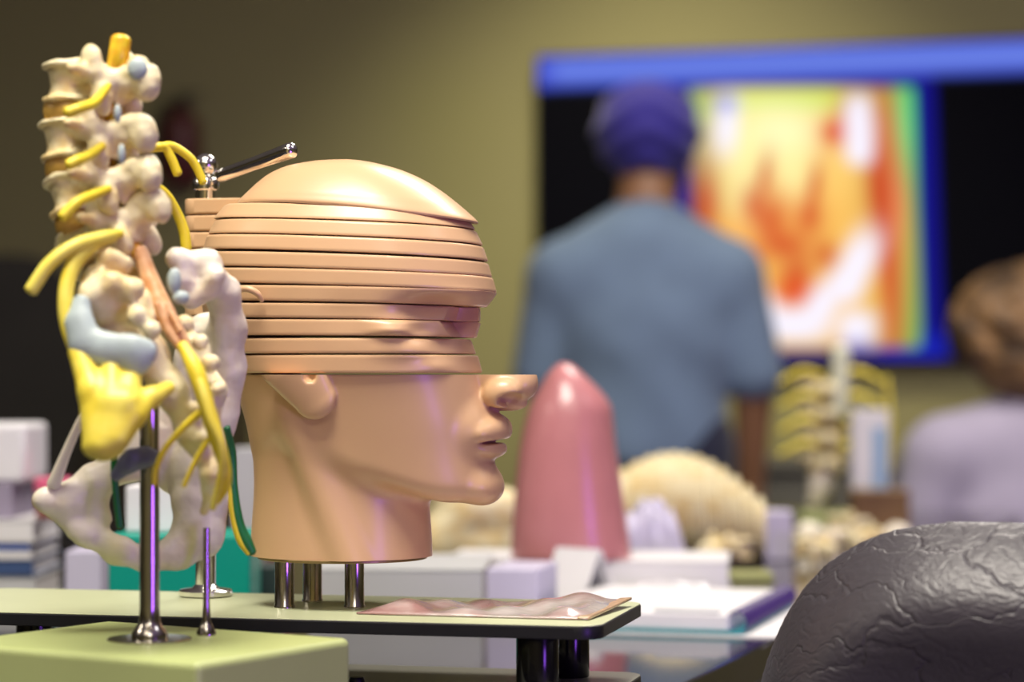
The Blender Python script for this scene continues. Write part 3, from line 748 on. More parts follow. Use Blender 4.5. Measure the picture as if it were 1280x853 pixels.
nerve('spinal_nerve', [(176, 186, 1.534, 6), (200, 184, 1.551, 6), (216, 183, 1.556, 5.5), (236, 196, 1.56, 5.5), (246, 210, 1.562, 5.5), (254, 228, 1.563, 5.5)], M['nerve'])
nerve('spinal_nerve', [(148, 240, 1.503, 5), (170, 230, 1.524, 6), (188, 230, 1.54, 6), (208, 244, 1.55, 6), (222, 268, 1.556, 6.5), (230, 290, 1.558, 7), (233, 312, 1.558, 7)], M['nerve'])
blobs('sacral_plexus', [((98, 440, 1.422, 13), (116, 490, 1.412, 18), (122, 552, 1.405, 19)), ((140, 458, 1.420, 14), (140, 505, 1.408, 20), (130, 556, 1.402, 20)), ((165, 468, 1.420, 12), (158, 505, 1.408, 18), (142, 548, 1.402, 17)), ((210, 485, 1.428, 9), (190, 496, 1.418, 12), (168, 520, 1.408, 14), (150, 548, 1.402, 13)), ('e', 128, 562, 1.402, 24, 12, .5)], M['nerve_pale'], k=0.4, rg=0.012, h=0.1)
nerve('sacral_nerve', [(228, 432, 1.44, 7), (244, 462, 1.432, 11), (256, 500, 1.428, 10), (268, 540, 1.428, 10), (280, 580, 1.43, 8), (283, 606, 1.432, 6), (272, 628, 1.435, 4)], M['nerve'])
nerve('sacral_nerve', [(236, 445, 1.438, 6), (250, 478, 1.427, 6), (262, 520, 1.424, 7), (276, 556, 1.424, 6), (278, 590, 1.428, 6), (266, 636, 1.436, 4)], M['nerve_pale'])
nerve('sacral_nerve', [(250, 516, 1.43, 5), (228, 536, 1.432, 4.5), (206, 562, 1.434, 4), (195, 588, 1.436, 3.5), (193, 606, 1.437, 3.5)], M['nerve'])
nerve('sacral_nerve', [(262, 548, 1.43, 4), (248, 570, 1.432, 3.6), (236, 594, 1.434, 3.2), (230, 608, 1.435, 3)], M['nerve'])
nerve('ligament', [(114, 500, 1.50, 5), (98, 532, 1.505, 5.5), (82, 568, 1.512, 6.5), (67, 606, 1.52, 9)], M['bone_pale'])['label'] = 'pale cord running down to the front of the pelvis'
nerve('green_band', [(143, 552, 1.50, 4), (143, 590, 1.50, 4.5), (146, 625, 1.50, 4.5), (150, 659, 1.50, 4.5)], M['green'])['label'] = 'thin dark green cord'
nerve('green_band', [(283, 535, 1.54, 5), (289, 565, 1.548, 6), (291, 610, 1.55, 6.5), (298, 655, 1.55, 7.5), (308, 678, 1.55, 8), (315, 691, 1.55, 6)], M['green'])['label'] = 'broad dark green band'
nerve('yellow_band', [(287, 600, 1.548, 3), (290, 640, 1.548, 4), (299, 674, 1.548, 4.5), (311, 692, 1.549, 4)], M['nerve'])
blobs('clamp_knob', [((146, 594, 1.485, 8), (160, 580, 1.483, 12), (180, 572, 1.485, 13), (194, 570, 1.490, 8)), (164, 570, 1.48, 9)], M['greyblue'], k=0.3, rg=0.05)
for (px, py, D, rx, rz, ry) in ((147, 142, 1.431, 5, 12, .3), (152, 193, 1.431, 5, 13, .3), (172, 86, 1.46, 13, 14, .35), (218, 352, 1.452, 9, 17, .4), (226, 372, 1.452, 11, 9, .4)):
    blobs('facet_cartilage', [('e', px, py, D, rx, rz, ry)], M['cart'], rg=0.03, h=0.07)
blobs('facet_process', [('e', 173, 86, 1.468, 16, 17, .5)], M['bone'], rg=0.05, h=0.09)
# ------------------------------------------------------------------ conference table
M['table'] = mat('dark polished table top', (0.022, 0.020, 0.024), 0.07, var=0.3, vscale=30, coat=0.0)
M['tedge'] = mat('table edge band', (0.03, 0.022, 0.03), 0.3, var=0.2, vscale=30)
tdir = Vector((0.311, 0.950, 0)); tno = Vector((0.950, -0.311, 0))
te = W(985, 790, 2.185); te.z = 0
near, far, wid = te - tdir * 1.30, te + tdir * 1.95, 1.9
rzt = math.atan2(tdir.y, tdir.x)
tc = (near + far) / 2 - tno * wid / 2
table = thing('conference_table', (tc.x, tc.y, 0), 'long dark polished table carrying the models, books and papers', 'table', rz=rzt)
LT = (far - near).length
sharp(link('table_top', bm_mesh(prism_bm(rrect(0, 0, LT, wid, 0.05, 8), TZ - 0.032, TZ, 0.003)), M['table'], table), 40)
sharp(link('edge_band', bm_mesh(prism_bm(rrect(0, 0, LT - 0.03, wid - 0.03, 0.05, 8), TZ - 0.075, TZ - 0.032, 0.002)), M['tedge'], table), 40)
for sx in (-0.36, 0.36):
    bm = box_bm(sx * LT, 0, (TZ - 0.075) / 2 + 0.02, 0.09, 0.8, TZ - 0.075 - 0.04, 0.008)
    box_bm(sx * LT, 0, 0.02, 0.14, 1.0, 0.04, 0.008, bm=bm)
    sharp(link('pedestal', bm_mesh(bm), M['tedge'], table), 40)
# ------------------------------------------------------------------ things on the table
def mk(name, col, **k):
    M[name] = mat(name, col, **k); return M[name]
mk('white paper', (0.78, 0.77, 0.80), rough=0.6, var=0.05, vscale=20)
mk('page block', (0.70, 0.68, 0.66), rough=0.8, var=0.12, vscale=220)
mk('teal cover', (0.0, 0.22, 0.26), rough=0.35, var=0.1)
mk('coil', (0.06, 0.03, 0.16), rough=0.3)
mk('pink model', (0.60, 0.235, 0.245), rough=0.30, coat=0.35, var=0.10, vscale=12)
mk('teal plastic', (0.0, 0.33, 0.245), rough=0.4, var=0.06, vscale=10)
mk('lilac paper', (0.58, 0.55, 0.72), rough=0.5, var=0.06)
mk('grey board', (0.52, 0.53, 0.55), rough=0.5, var=0.06)
mk('blue cover', (0.06, 0.12, 0.42), rough=0.4, var=0.1)
mk('navy cover', (0.05, 0.09, 0.22), rough=0.4, var=0.1)
mk('mauve cover', (0.30, 0.26, 0.36), rough=0.6, var=0.1)
mk('pink plastic', (0.85, 0.16, 0.30), rough=0.4, var=0.06)
mk('brown label', (0.30, 0.10, 0.08), rough=0.5, var=0.1)
mk('dark box', (0.03, 0.05, 0.05), rough=0.5, var=0.2)
mk('clear wrap', (0.75, 0.74, 0.80), rough=0.12, coat=0.6, var=0.25, vscale=25)
mk('brown wood', (0.26, 0.15, 0.05), rough=0.5, col2=(0.14, 0.07, 0.02), vscale=14)
mk('olive sheet', (0.40, 0.42, 0.16), rough=0.5, var=0.2)
mk('salmon', (0.75, 0.42, 0.30), rough=0.5, var=0.1)
RZT = math.radians(16)
def slab(name, loc, size, mats, label, cat, rz=0.0, group=None, cover=None, bev=0.0015):
    """a box-like thing; with cover = (cover material) it is a book: two boards, spine and page block"""
    t = thing(name, loc, label, cat, group, rz=rz)
    sx, sy, sz = size
    if cover is None:
        sharp(link('body', bm_mesh(box_bm(0, 0, sz / 2, sx, sy, sz, bev)), mats, t), 40)
    else:
        c = min(0.003, sz * 0.16)
        bm = box_bm(0, 0, c / 2, sx, sy, c, c * 0.3); box_bm(0, 0, sz - c / 2, sx, sy, c, c * 0.3, bm=bm); box_bm(0, -sy / 2 + c / 2, sz / 2, sx, c, sz, c * 0.3, bm=bm)
        sharp(link('cover', bm_mesh(bm), cover, t), 40)
        link('page_block', bm_mesh(box_bm(0, 0.0, sz / 2, sx * 0.975, sy - 2.4 * c, sz - 2 * c - 0.0004, 0.0)), mats, t, smooth=False)
    return t
# spiral notebook near the table edge
nc = Vector((0.205, 2.139, 0)); nu_ = Vector((math.cos(RZT), -math.sin(RZT) * -1, 0))
ux = Vector((math.cos(-RZT), math.sin(-RZT), 0)); uy = Vector((math.sin(RZT), math.cos(RZT), 0))
sh = slab('paper_sheet', (*(nc + ux * 0.025 - ux * 0.11 + uy * 0.14).to_2d(), TZ), (0.25, 0.29, 0.0016), M['white paper'], 'loose white sheet lying flat under the open notebook', 'paper', rz=-RZT)
nb = thing('spiral_notebook', (*(nc - ux * 0.10 + uy * 0.14).to_2d(), TZ + 0.0016), 'spiral notebook with white pages and teal cover near the table edge', 'notebook', rz=-RZT)
sharp(link('cover', bm_mesh(prism_bm(rrect(0, 0, 0.20, 0.28, 0.008, 5), 0, 0.003, 0.0008)), M['teal cover'], nb), 40)
g = 24; V = []
pb = prism_bm(rrect(-0.005, 0, 0.182, 0.268, 0.004, 3), 0.0032, 0.0165, 0.0008)
link('page_block', bm_mesh(pb), M['white paper'], nb, smooth=False)
bm = bmesh.new()
for i in range(36):
    y = -0.131 + 0.262 * i / 35
    tube_bm([(0.092 + 0.010 * math.cos(a), y + 0.004 * a / 6.28, 0.0105 + 0.0095 * math.sin(a)) for a in np.linspace(0, 2 * math.pi, 9)], 0.0011, 6, 3, bm=bm)
link('spiral_binding', bm_mesh(bm), M['coil'], nb)
link('pen_clip', bm_mesh(box_bm(0.045, -0.122, 0.0185, 0.06, 0.008, 0.004, 0.0015)), M['grey board'], nb)['label'] = 'grey clip on the front edge of the pages'

# pouch on the upper plate
def pouch():
    P = [Vector(p) for p in ((-0.105, 1.632, 0), (0.050, 1.592, 0), (0.083, 1.688, 0), (-0.075, 1.716, 0))]
    z0 = CZ - 0.164 + 0.0003
    c = sum(P, Vector()) / 4
    t = thing('plastic_pouch', (c.x, c.y, z0), 'flat glossy plastic pouch with a reddish brown insert lying on the sage plate', 'pouch')
    def surf(n0, n1, m_, u0=0.0, u1=1.0, lift=0.0, name='sleeve', wav=1.0):
        bm = bmesh.new(); top = {}; bot = {}
        for i in range(n0 + 1):
            for j in range(n1 + 1):
                u = u0 + (u1 - u0) * i / n0; v = j / n1
                p = (P[0] * (1 - u) + P[1] * u) * (1 - v) + (P[3] * (1 - u) + P[2] * u) * v - c
                e = min(1, min(u, 1 - u) * 9) * min(1, min(v, 1 - v) * 7)
                h = 0.0012 + lift + wav * e * (0.0030 + 0.0022 * math.sin(7 * u + 2.5 * v) + 0.0016 * math.sin(15 * u - 6 * v + 1) + 0.0010 * math.sin(29 * u + 11 * v)) + 0.0042 * u ** 3 * v
                top[i, j] = bm.verts.new((p.x, p.y, h)); bot[i, j] = bm.verts.new((p.x, p.y, max(0.0, 0.0042 * u ** 3 * v + lift - (0.0006 if lift else 0))))
        for i in range(n0):
            for j in range(n1):
                bm.faces.new((top[i, j], top[i + 1, j], top[i + 1, j + 1], top[i, j + 1])); bm.faces.new((bot[i, j], bot[i, j + 1], bot[i + 1, j + 1], bot[i + 1, j]))
        for i in range(n0):
            bm.faces.new((bot[i, 0], bot[i + 1, 0], top[i + 1, 0], top[i, 0])); bm.faces.new((bot[i + 1, n1], bot[i, n1], top[i, n1], top[i + 1, n1]))
        for j in range(n1):
            bm.faces.new((bot[0, j + 1], bot[0, j], top[0, j], top[0, j + 1])); bm.faces.new((bot[n0, j], bot[n0, j + 1], top[n0, j + 1], top[n0, j]))
        link(name, bm_mesh(bm), m_, t)
    mk('pouch film', (0.56, 0.50, 0.48), rough=0.14, coat=0.8, col2=(0.34, 0.19, 0.18), vscale=16, bump=0.5, bscale=45, bdist=0.003, ramp=(0.40, 0.60))
    mk('pouch seam', (0.66, 0.44, 0.26), rough=0.3, coat=0.5, var=0.3, vscale=200)
    surf(64, 30, M['pouch film'])
    surf(6, 30, M['pouch seam'], 0.955, 1.004, 0.0009, 'sealed_edge', 0.0)
pouch()

# pink organ model and the slabs under it
slabz = CZ + (HY - 700) / F * 2.56 - TZ
slab('white_binder', (0.085, 2.62, TZ), (0.30, 0.15, slabz), M['page block'], 'white ring binder lying under the tall pink model', 'binder', rz=-0.10, cover=M['white paper'])
lung = thing('pink_organ_model', ((714 - 640) / F * 2.58, 2.58, TZ + slabz + 0.0), 'tall tapered pink organ model standing on a white binder', 'anatomical model')
prof = [(700, 639, 789, .050), (690, 639, 788, .052), (650, 641, 783, .053), (600, 645, 776, .052), (560, 650, 770, .050), (530, 656, 767, .047), (510, 662, 764, .044), (492, 671, 752, .038), (475, 681, 735, .030), (463, 690, 722, .020), (457, 698, 713, .011), (455, 704, 707, .003)]
C5 = catmull(prof, 5); rings = []
def lr(r, sc=1.0, dz=0.0):
    py, l, rr, dp = r; D = 2.58
    xl, xr = (l - 714) / F * D, (rr - 714) / F * D
    t = np.linspace(0, 2 * np.pi, 64, endpoint=False); cx, a = (xl + xr) / 2, max(1e-4, (xr - xl) / 2)
    x = cx + sc * a * np.sign(np.cos(t)) * np.abs(np.cos(t)) ** 0.85; y = sc * dp * np.sin(t)
    return np.stack([x, y, np.full(64, (700 - py) / F * D + dz)], 1) * 100
rings = [lr(C5[0], 0.55), lr(C5[0], 0.93)] + [lr(r) for r in C5]
link('lobe', bm_mesh(loft(rings)), M['pink model'], lung)
gbm = tube_bm([((772 - 714) / F * 2.58, -0.020, 0.005), ((764 - 714) / F * 2.58, -0.030, 0.06), ((752 - 714) / F * 2.58, -0.033, 0.11), ((742 - 714) / F * 2.58, -0.028, 0.15)], [0.0022, 0.003, 0.003, 0.0015], 8)
link('lobe_ridge', bm_mesh(gbm), M['pink model'], lung)
hb = CZ + (HY - 704) / F * 2.36 - TZ
slab('grey_box_file', (-0.105, 2.38, TZ), (0.165, 0.20, hb), M['page block'], 'pale grey box file behind the neck and the posts', 'box file', rz=-0.05, cover=M['grey board'])
slab('lilac_pad', (0.010, 2.32, TZ), (0.050, 0.10, CZ + (HY - 716) / F * 2.23 - TZ), M['lilac paper'], 'pale lilac paper pad in front of the white binder', 'paper pad', rz=-0.2, bev=0.002)
# folded white card
fc = thing('folded_card', (0.050, 2.43, TZ), 'small bright white folded card leaning behind the plate end', 'card', rz=-0.7)
bm = prism_bm([(-0.028, -0.002), (0.028, -0.002), (0.028, 0.0), (-0.028, 0.0)], 0, 0.062, 0.0003)
bmesh.ops.rotate(bm, cent=(0, 0, 0), matrix=Matrix.Rotation(-0.5, 3, 'X'), verts=bm.verts); bmesh.ops.translate(bm, vec=(0, -0.002, 0.001), verts=bm.verts)
b3 = prism_bm([(-0.028, 0.057), (0.028, 0.057), (0.028, 0.059), (-0.028, 0.059)], 0, 0.062, 0.0003)
bmesh.ops.rotate(b3, cent=(0, 0.058, 0), matrix=Matrix.Rotation(0.5, 3, 'X'), verts=b3.verts)
bmesh.ops.translate(b3, vec=(0, 0.0, 0.001), verts=b3.verts)
tmp = bpy.data.meshes.new('t'); b3.to_mesh(tmp); b3.free(); bm.from_mesh(tmp)
link('card', bm_mesh(bm), M['white paper'], fc, smooth=False)
# crumpled clear wrapper
def wrapper(name, x, y, sx, sy, h, label, m, seed, rz=0.0, cat='wrapper'):
    rnd = random.Random(seed); n = 26
    ph = [(rnd.uniform(5, 16), rnd.uniform(5, 16), rnd.uniform(0, 6)) for _ in range(7)]
    bm = bmesh.new(); T = {}; Bt = {}
    for i in range(n + 1):
        for j in range(n + 1):
            u, v = i / n, j / n
            e = min(1, 5 * min(u, 1 - u)) * min(1, 5 * min(v, 1 - v))
            q = sum(abs(math.sin(a * u + b * v + c)) for a, b, c in ph) / 7
            T[i, j] = bm.verts.new(((u - .5) * sx, (v - .5) * sy * (1 + 0.15 * math.sin(6 * u)), 0.0012 + h * e * q * 1.4)); Bt[i, j] = bm.verts.new(((u - .5) * sx, (v - .5) * sy * (1 + 0.15 * math.sin(6 * u)), 0))
    for i in range(n):
        for j in range(n):
            bm.faces.new((T[i, j], T[i + 1, j], T[i + 1, j + 1], T[i, j + 1])); bm.faces.new((Bt[i, j], Bt[i, j + 1], Bt[i + 1, j + 1], Bt[i + 1, j]))
    for i in range(n):
        bm.faces.new((Bt[i, 0], Bt[i + 1, 0], T[i + 1, 0], T[i, 0])); bm.faces.new((Bt[i + 1, n], Bt[i, n], T[i, n], T[i + 1, n]))
        bm.faces.new((Bt[0, i + 1], Bt[0, i], T[0, i], T[0, i + 1])); bm.faces.new((Bt[n, i], Bt[n, i + 1], T[n, i + 1], T[n, i]))
    o = link(name, bm_mesh(bm), m); o.location = (x, y, TZ); o.rotation_euler = (0, 0, rz)
    return tag(o, label, cat)
wrapper('plastic_wrapper', 0.165, 2.488, 0.11, 0.055, 0.016, 'crumpled clear plastic wrapper between the binder and the notebook', M['clear wrap'], 4, -0.2)

# teal box and the left pile
slab('teal_box', ((225 - 640) / F * 2.06, 2.10, TZ), (0.121, 0.09, CZ + (HY - 669) / F * 2.055 - TZ), M['teal plastic'], 'teal plastic box standing behind the pelvis model', 'box', bev=0.003)
tbz = CZ + (HY - 669) / F * 2.055 - TZ
slab('white_carton', ((193 - 640) / F * 2.09, 2.115, TZ + tbz), (0.050, 0.05, 0.040), M['white paper'], 'small white carton standing on top of the teal box', 'carton', bev=0.002)
slab('dark_green_box', ((331 - 640) / F * 2.2, 2.2, TZ), (0.030, 0.06, CZ + (HY - 706) / F * 2.2 - TZ), M['dark box'], 'small dark box between the teal box and the neck', 'box')
slab('white_block', ((112 - 640) / F * 2.3, 2.3, TZ), (0.034, 0.07, CZ + (HY - 688) / F * 2.28 - TZ), M['lilac paper'], 'pale upright carton between the book pile and the teal box', 'carton')
slab('grey_carton', ((311 - 640) / F * 2.65, 2.65, TZ), (0.030, 0.05, CZ + (HY - 560) / F * 2.65 - TZ), M['grey board'], 'tall pale grey carton behind the nape of the head', 'carton')
slab('red_brown_box', ((333 - 640) / F * 2.75, 2.75, TZ), (0.05, 0.05, CZ + (HY - 600) / F * 2.75 - TZ), M['brown label'], 'reddish brown carton just behind the tall grey carton', 'carton')
DB = 2.42; zt = lambda py: CZ + (HY - py) / F * DB
rowsb = [(764, 722, 78, 'page block', 'grey board', 'thick grey book at the bottom of the left pile'), (722, 701, 76, 'white paper', 'navy cover', 'navy covered book second from the bottom of the pile'),
         (701, 689, 74, 'page block', 'white paper', 'thin white book between the navy and blue ones'), (689, 681, 72, 'white paper', 'blue cover', 'thin bright blue book in the left pile'), (681, 651, 76, 'white paper', 'white paper', 'thick white book near the top of the left pile')]
z = TZ
for a, b, xr, pm, cm, lab in rowsb:
    hh = zt(b) - z
    wdt = 0.19
    slab('stacked_book', ((xr - 640) / F * (DB + 0.155) - wdt / 2, DB + 0.08, z), (wdt, 0.15, hh), M[pm], lab, 'book', group='books piled at the left end of the table', cover=M[cm]); z += hh
zb = z
slab('mauve_box', ((44 - 640) / F * (DB + 0.145) - 0.07, DB + 0.085, zb), (0.14, 0.12, zt(606) - zb), M['mauve cover'], 'dull mauve box resting on the pile of books', 'box')
slab('white_tissue_box', ((60 - 640) / F * (DB + 0.15) - 0.075, DB + 0.09, zt(606)), (0.15, 0.12, zt(531) - zt(606)), M['white paper'], 'white carton on top of the mauve box', 'carton', bev=0.006)
jar = thing('pink_lid_jar', ((52 - 640) / F * (DB + 0.045) + 0.012, DB + 0.045, zb), 'small brown jar with a pink lid beside the mauve box', 'jar')
jh = zt(613) - zb
sharp(link('jar_body', bm_mesh(lathe_bm([(0, 0), (0.017, 0), (0.018, 0.003), (0.018, jh - 0.002), (0, jh - 0.002)], 28)), M['brown label'], jar), 40)
sharp(link('lid', bm_mesh(lathe_bm([(0, jh - 0.002), (0.0195, jh - 0.002), (0.0195, jh + 0.009), (0.0175, jh + 0.0105), (0, jh + 0.0105)], 28)), M['pink plastic'], jar), 40)

# ribcage model lying on the table
def ribcage(name, x, y, z, L, Hh, Wd, label, rz, m):
    t = thing(name, (x, y, z), label, 'rib cage model', rz=rz)
    n = 15
    for i in range(n):
        u = i / (n - 1)
        s = math.sin(math.pi * (0.18 + 0.62 * (1 - u) ** 0.9)) ** 0.8 * (1 - 0.55 * u ** 2)
        hx = -L / 2 + L * u * 0.95
        pts = []
        for a in np.linspace(0, 2 * math.pi, 26):
            pts.append((hx + 0.018 * math.sin(a * 0.5) * L / 0.2 + 0.02 * math.cos(a) * 0.5, Wd / 2 * s * math.sin(a), Hh * 0.5 * s * (1 - math.cos(a)) * 1.0 + 0.006))
        link('rib', bm_mesh(tube_bm(pts, 0.0098 * (1 - 0.4 * u), 8, 3, flat=0.8)), m, t)
    sb = tube_bm([(-L / 2 - 0.005, 0, 0.012), (0, 0, 0.012), (L / 2, 0, 0.010)], [0.012, 0.012, 0.010], 12)
    link('backbone', bm_mesh(sb), m, t)
    lungm = bmesh.new()
    rr = [(-L / 2 + L * 0.95 * u, Hh * 0.44 * (math.sin(math.pi * (0.18 + 0.62 * (1 - u) ** 0.9)) ** 0.8 * (1 - 0.55 * u ** 2))) for u in np.linspace(0.0, 0.95, 16)]
    rings = []
    for hx, rd in rr:
        a = np.linspace(0, 2 * np.pi, 30, endpoint=False)
        rings.append(np.stack([np.full(30, hx), Wd / Hh * rd * np.sin(a), rd * 1.06 - rd * np.cos(a) + 0.010], 1) * 100)
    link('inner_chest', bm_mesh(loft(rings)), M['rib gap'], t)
    return t
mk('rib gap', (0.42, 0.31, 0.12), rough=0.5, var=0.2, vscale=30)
ribcage('rib_cage_model', (868 - 640) / F * 3.05, 3.05, TZ + 0.0, 0.225, 0.136, 0.14, 'cream rib cage model lying behind the pink model', -0.12, M['bone'])
# loose bones: same maker as the spine, smaller moulds
def bone_from(name, items, loc, m, label, rz=0.0, cat='bone model', h=0.22, rg=0.1, k=0.8, group=None, kids=()):
    pr = items
    lo = np.min([np.array(p[0]) - p[1] for p in pr], 0) - 0.8; hi = np.max([np.array(p[0]) + p[1] for p in pr], 0) + 0.8
    lo = np.minimum(lo, np.min([np.array(p[2]) - p[3] for p in pr if len(p) > 2] or [lo], 0) - 0.8); hi = np.maximum(hi, np.max([np.array(p[2]) + p[3] for p in pr if len(p) > 2] or [hi], 0) + 0.8)
    def f(X, Y, Z):
        g = None
        for p in pr:
            v = caps(X, Y, Z, p[0], p[2], p[1], p[3]) if len(p) > 2 else caps(X, Y, Z, p[0], np.array(p[0]) + 1e-4, p[1], p[1])
            g = v if g is None else smin(g, v, k)
        return np.maximum(g + rg * rough(X, Y, Z, 2.0, 4), 0.02 - Z)
    o = link(name, surfnets(f, lo, hi, h), m); o.location = loc; o.rotation_euler = (0, 0, rz)
    return tag(o, label, cat, group)
bone_from('hip_bone_model', [((-5, 0, 3.0), 3.0, (-1, 0, 6.6), 3.0), ((-1, 0, 6.6), 3.0, (3.2, 0, 6.6), 2.6), ((3.2, 0, 6.6), 2.6, (3.6, 0, 3.0), 2.2), ((-5, 0, 3), 2.9, (3.4, 0, 2.2), 2.2), ((-4.2, 0, 8.6), 1.6, (1, 0, 9.6), 1.3)],
          ((594 - 640) / F * 2.95, 2.95, TZ), M['bone'], 'cream hip bone model lying behind the chin of the head', 0.1)
slab('salmon_tray', ((585 - 640) / F * 2.80, 2.80, TZ), (0.10, 0.07, 0.016), M['salmon'], 'low salmon pink tray in front of the cream hip bone', 'tray', bev=0.004)
bone_from('femur_model', [((-7, 0, 1.7), 1.7, (-6.5, 0, 1.7), 1.7), ((-6.5, 0, 1.4), 1.1, (6, 0, 1.2), 1.0), ((6, -0.9, 1.5), 1.5), ((6.2, 1.0, 1.5), 1.5)], ((1070 - 640) / F * 3.25, 3.25, TZ), M['bone_pale'], 'pale long bone lying in front of the second spine model', 0.25)
for i, (px, py, D, sc, rz, lab) in enumerate(((920, 706, 2.90, 0.95, 0.6, 'pale loose vertebra at the tapering end of the rib cage'), (1010, 700, 2.96, 0.85, 2.1, 'cream loose vertebra between the rib cage and the leather chair'), (1085, 690, 3.1, 0.9, 1.2, 'cream loose vertebra lying nearest the leather chair'), (1045, 668, 3.45, 0.8, 3.0, 'small loose vertebra lying by the second spine stand'))):
    o = link('loose_vertebra', VMESH[i % 2], M['bone_pale']); o.data = VMESH[i % 2]
    x = (px - 640) / F * D
    o.scale = (sc,) * 3; o.rotation_euler = (0, 0, rz); o.location = (x, D, TZ + 0.0245 * sc * 1.0)
    tag(o, lab, 'vertebra model', 'loose vertebrae scattered on the table')
slab('lilac_bottle_box', ((972 - 640) / F * 3.02, 3.02, TZ), (0.034, 0.04, 0.062), M['lilac paper'], 'small lilac carton between the loose bones', 'carton', bev=0.003)
slab('white_foam_tray', ((905 - 640) / F * 2.78, 2.74, TZ), (0.10, 0.06, 0.008), M['olive sheet'], 'olive green mat in front of the rib cage model', 'mat')
wrapper('white_tissue', (800 - 640) / F * 2.62 + 0.012, 2.80, 0.10, 0.10, 0.07, 'crumpled pale tissue beside the foot of the pink model', M['lilac paper'], 9, 0.3, 'tissue')
mk('cord_pale', (0.70, 0.72, 0.56), rough=0.4, var=0.08)
# second spine model, further along the table
D2 = 3.78; x2 = (1040 - 640) / F * D2
sp2 = thing('spine_model', (x2, D2, TZ), 'blurred cream spine model with yellow nerves on a stand at the table end', 'anatomical spine model')
sharp(link('stand_base', bm_mesh(prism_bm(rrect(0, 0, 0.11, 0.09, 0.015, 5), 0, 0.016, 0.003)), M['lime'], sp2), 40)
sharp(link('stand_rod', bm_mesh(lathe_bm([(0, 0.016), (0.005, 0.016), (0.005, 0.27), (0, 0.27)], 16)), M['steel'], sp2), 40)
for i in range(4):
    o = link('vertebra', VMESH[i % 2], None, sp2); o.location = (-0.012, 0.012, 0.098 + 0.0375 * i); o.rotation_euler = (0, 0, math.radians(90)); o.scale = (1.12, 1.25, 0.98)
    if i < 3:
        d_ = link('disc', disc_mesh(0.55), M['disc'], sp2); d_.location = (-0.012, 0.012, 0.098 + 0.0375 * i + 0.019)
for s in (-1, 1):
    for i in range(4):
        z0 = 0.118 + 0.0375 * i
        link('spinal_nerve', bm_mesh(tube_bm([(s * 0.012 - 0.01, -0.022, z0), (s * 0.045 - 0.006, -0.035, z0 + 0.006), (s * 0.078 - 0.006, -0.03, z0 - 0.012)], [0.0050, 0.0050, 0.0045], 10)), M['nerve_pale'], sp2)
link('nerve_trunk', bm_mesh(tube_bm([(0.082, -0.022, 0.225), (0.088, -0.02, 0.16), (0.088, -0.018, 0.08)], [0.004, 0.004, 0.003], 10)), M['nerve_pale'], sp2)
link('sacrum', bm_mesh(tube_bm([(-0.012, 0.0, 0.078), (-0.020, -0.012, 0.055), (-0.030, -0.014, 0.03)], [0.024, 0.019, 0.010], 16)), M['bone_pale'], sp2)
link('spinal_cord', bm_mesh(tube_bm([(0.006, -0.036, 0.17), (0.008, -0.034, 0.22), (0.010, -0.03, 0.268)], [0.013, 0.014, 0.015], 14)), M['cord_pale'], sp2)
slab('blue_white_carton', ((1082 - 640) / F * 3.74, 3.70, TZ), (0.056, 0.03, CZ + (HY - 512) / F * 3.74 - TZ), M['white paper'], 'white carton with a pale blue side beside the second spine model', 'carton', bev=0.002)
car = [o for o in COL.objects if o.name.startswith('blue_white_carton')][0]
mk('sky blue', (0.30, 0.48, 0.70), rough=0.5, var=0.1)
link('blue_panel', bm_mesh(box_bm(0.013, -0.0155, 0.10, 0.020, 0.001, 0.10, 0)), M['sky blue'], car, smooth=False)
slab('wooden_box', ((1098 - 640) / F * 3.60, 3.60, TZ), (0.085, 0.06, CZ + (HY - 612) / F * 3.60 - TZ), M['brown wood'], 'small brown wooden box at the foot of the blue and white carton', 'box', bev=0.003)
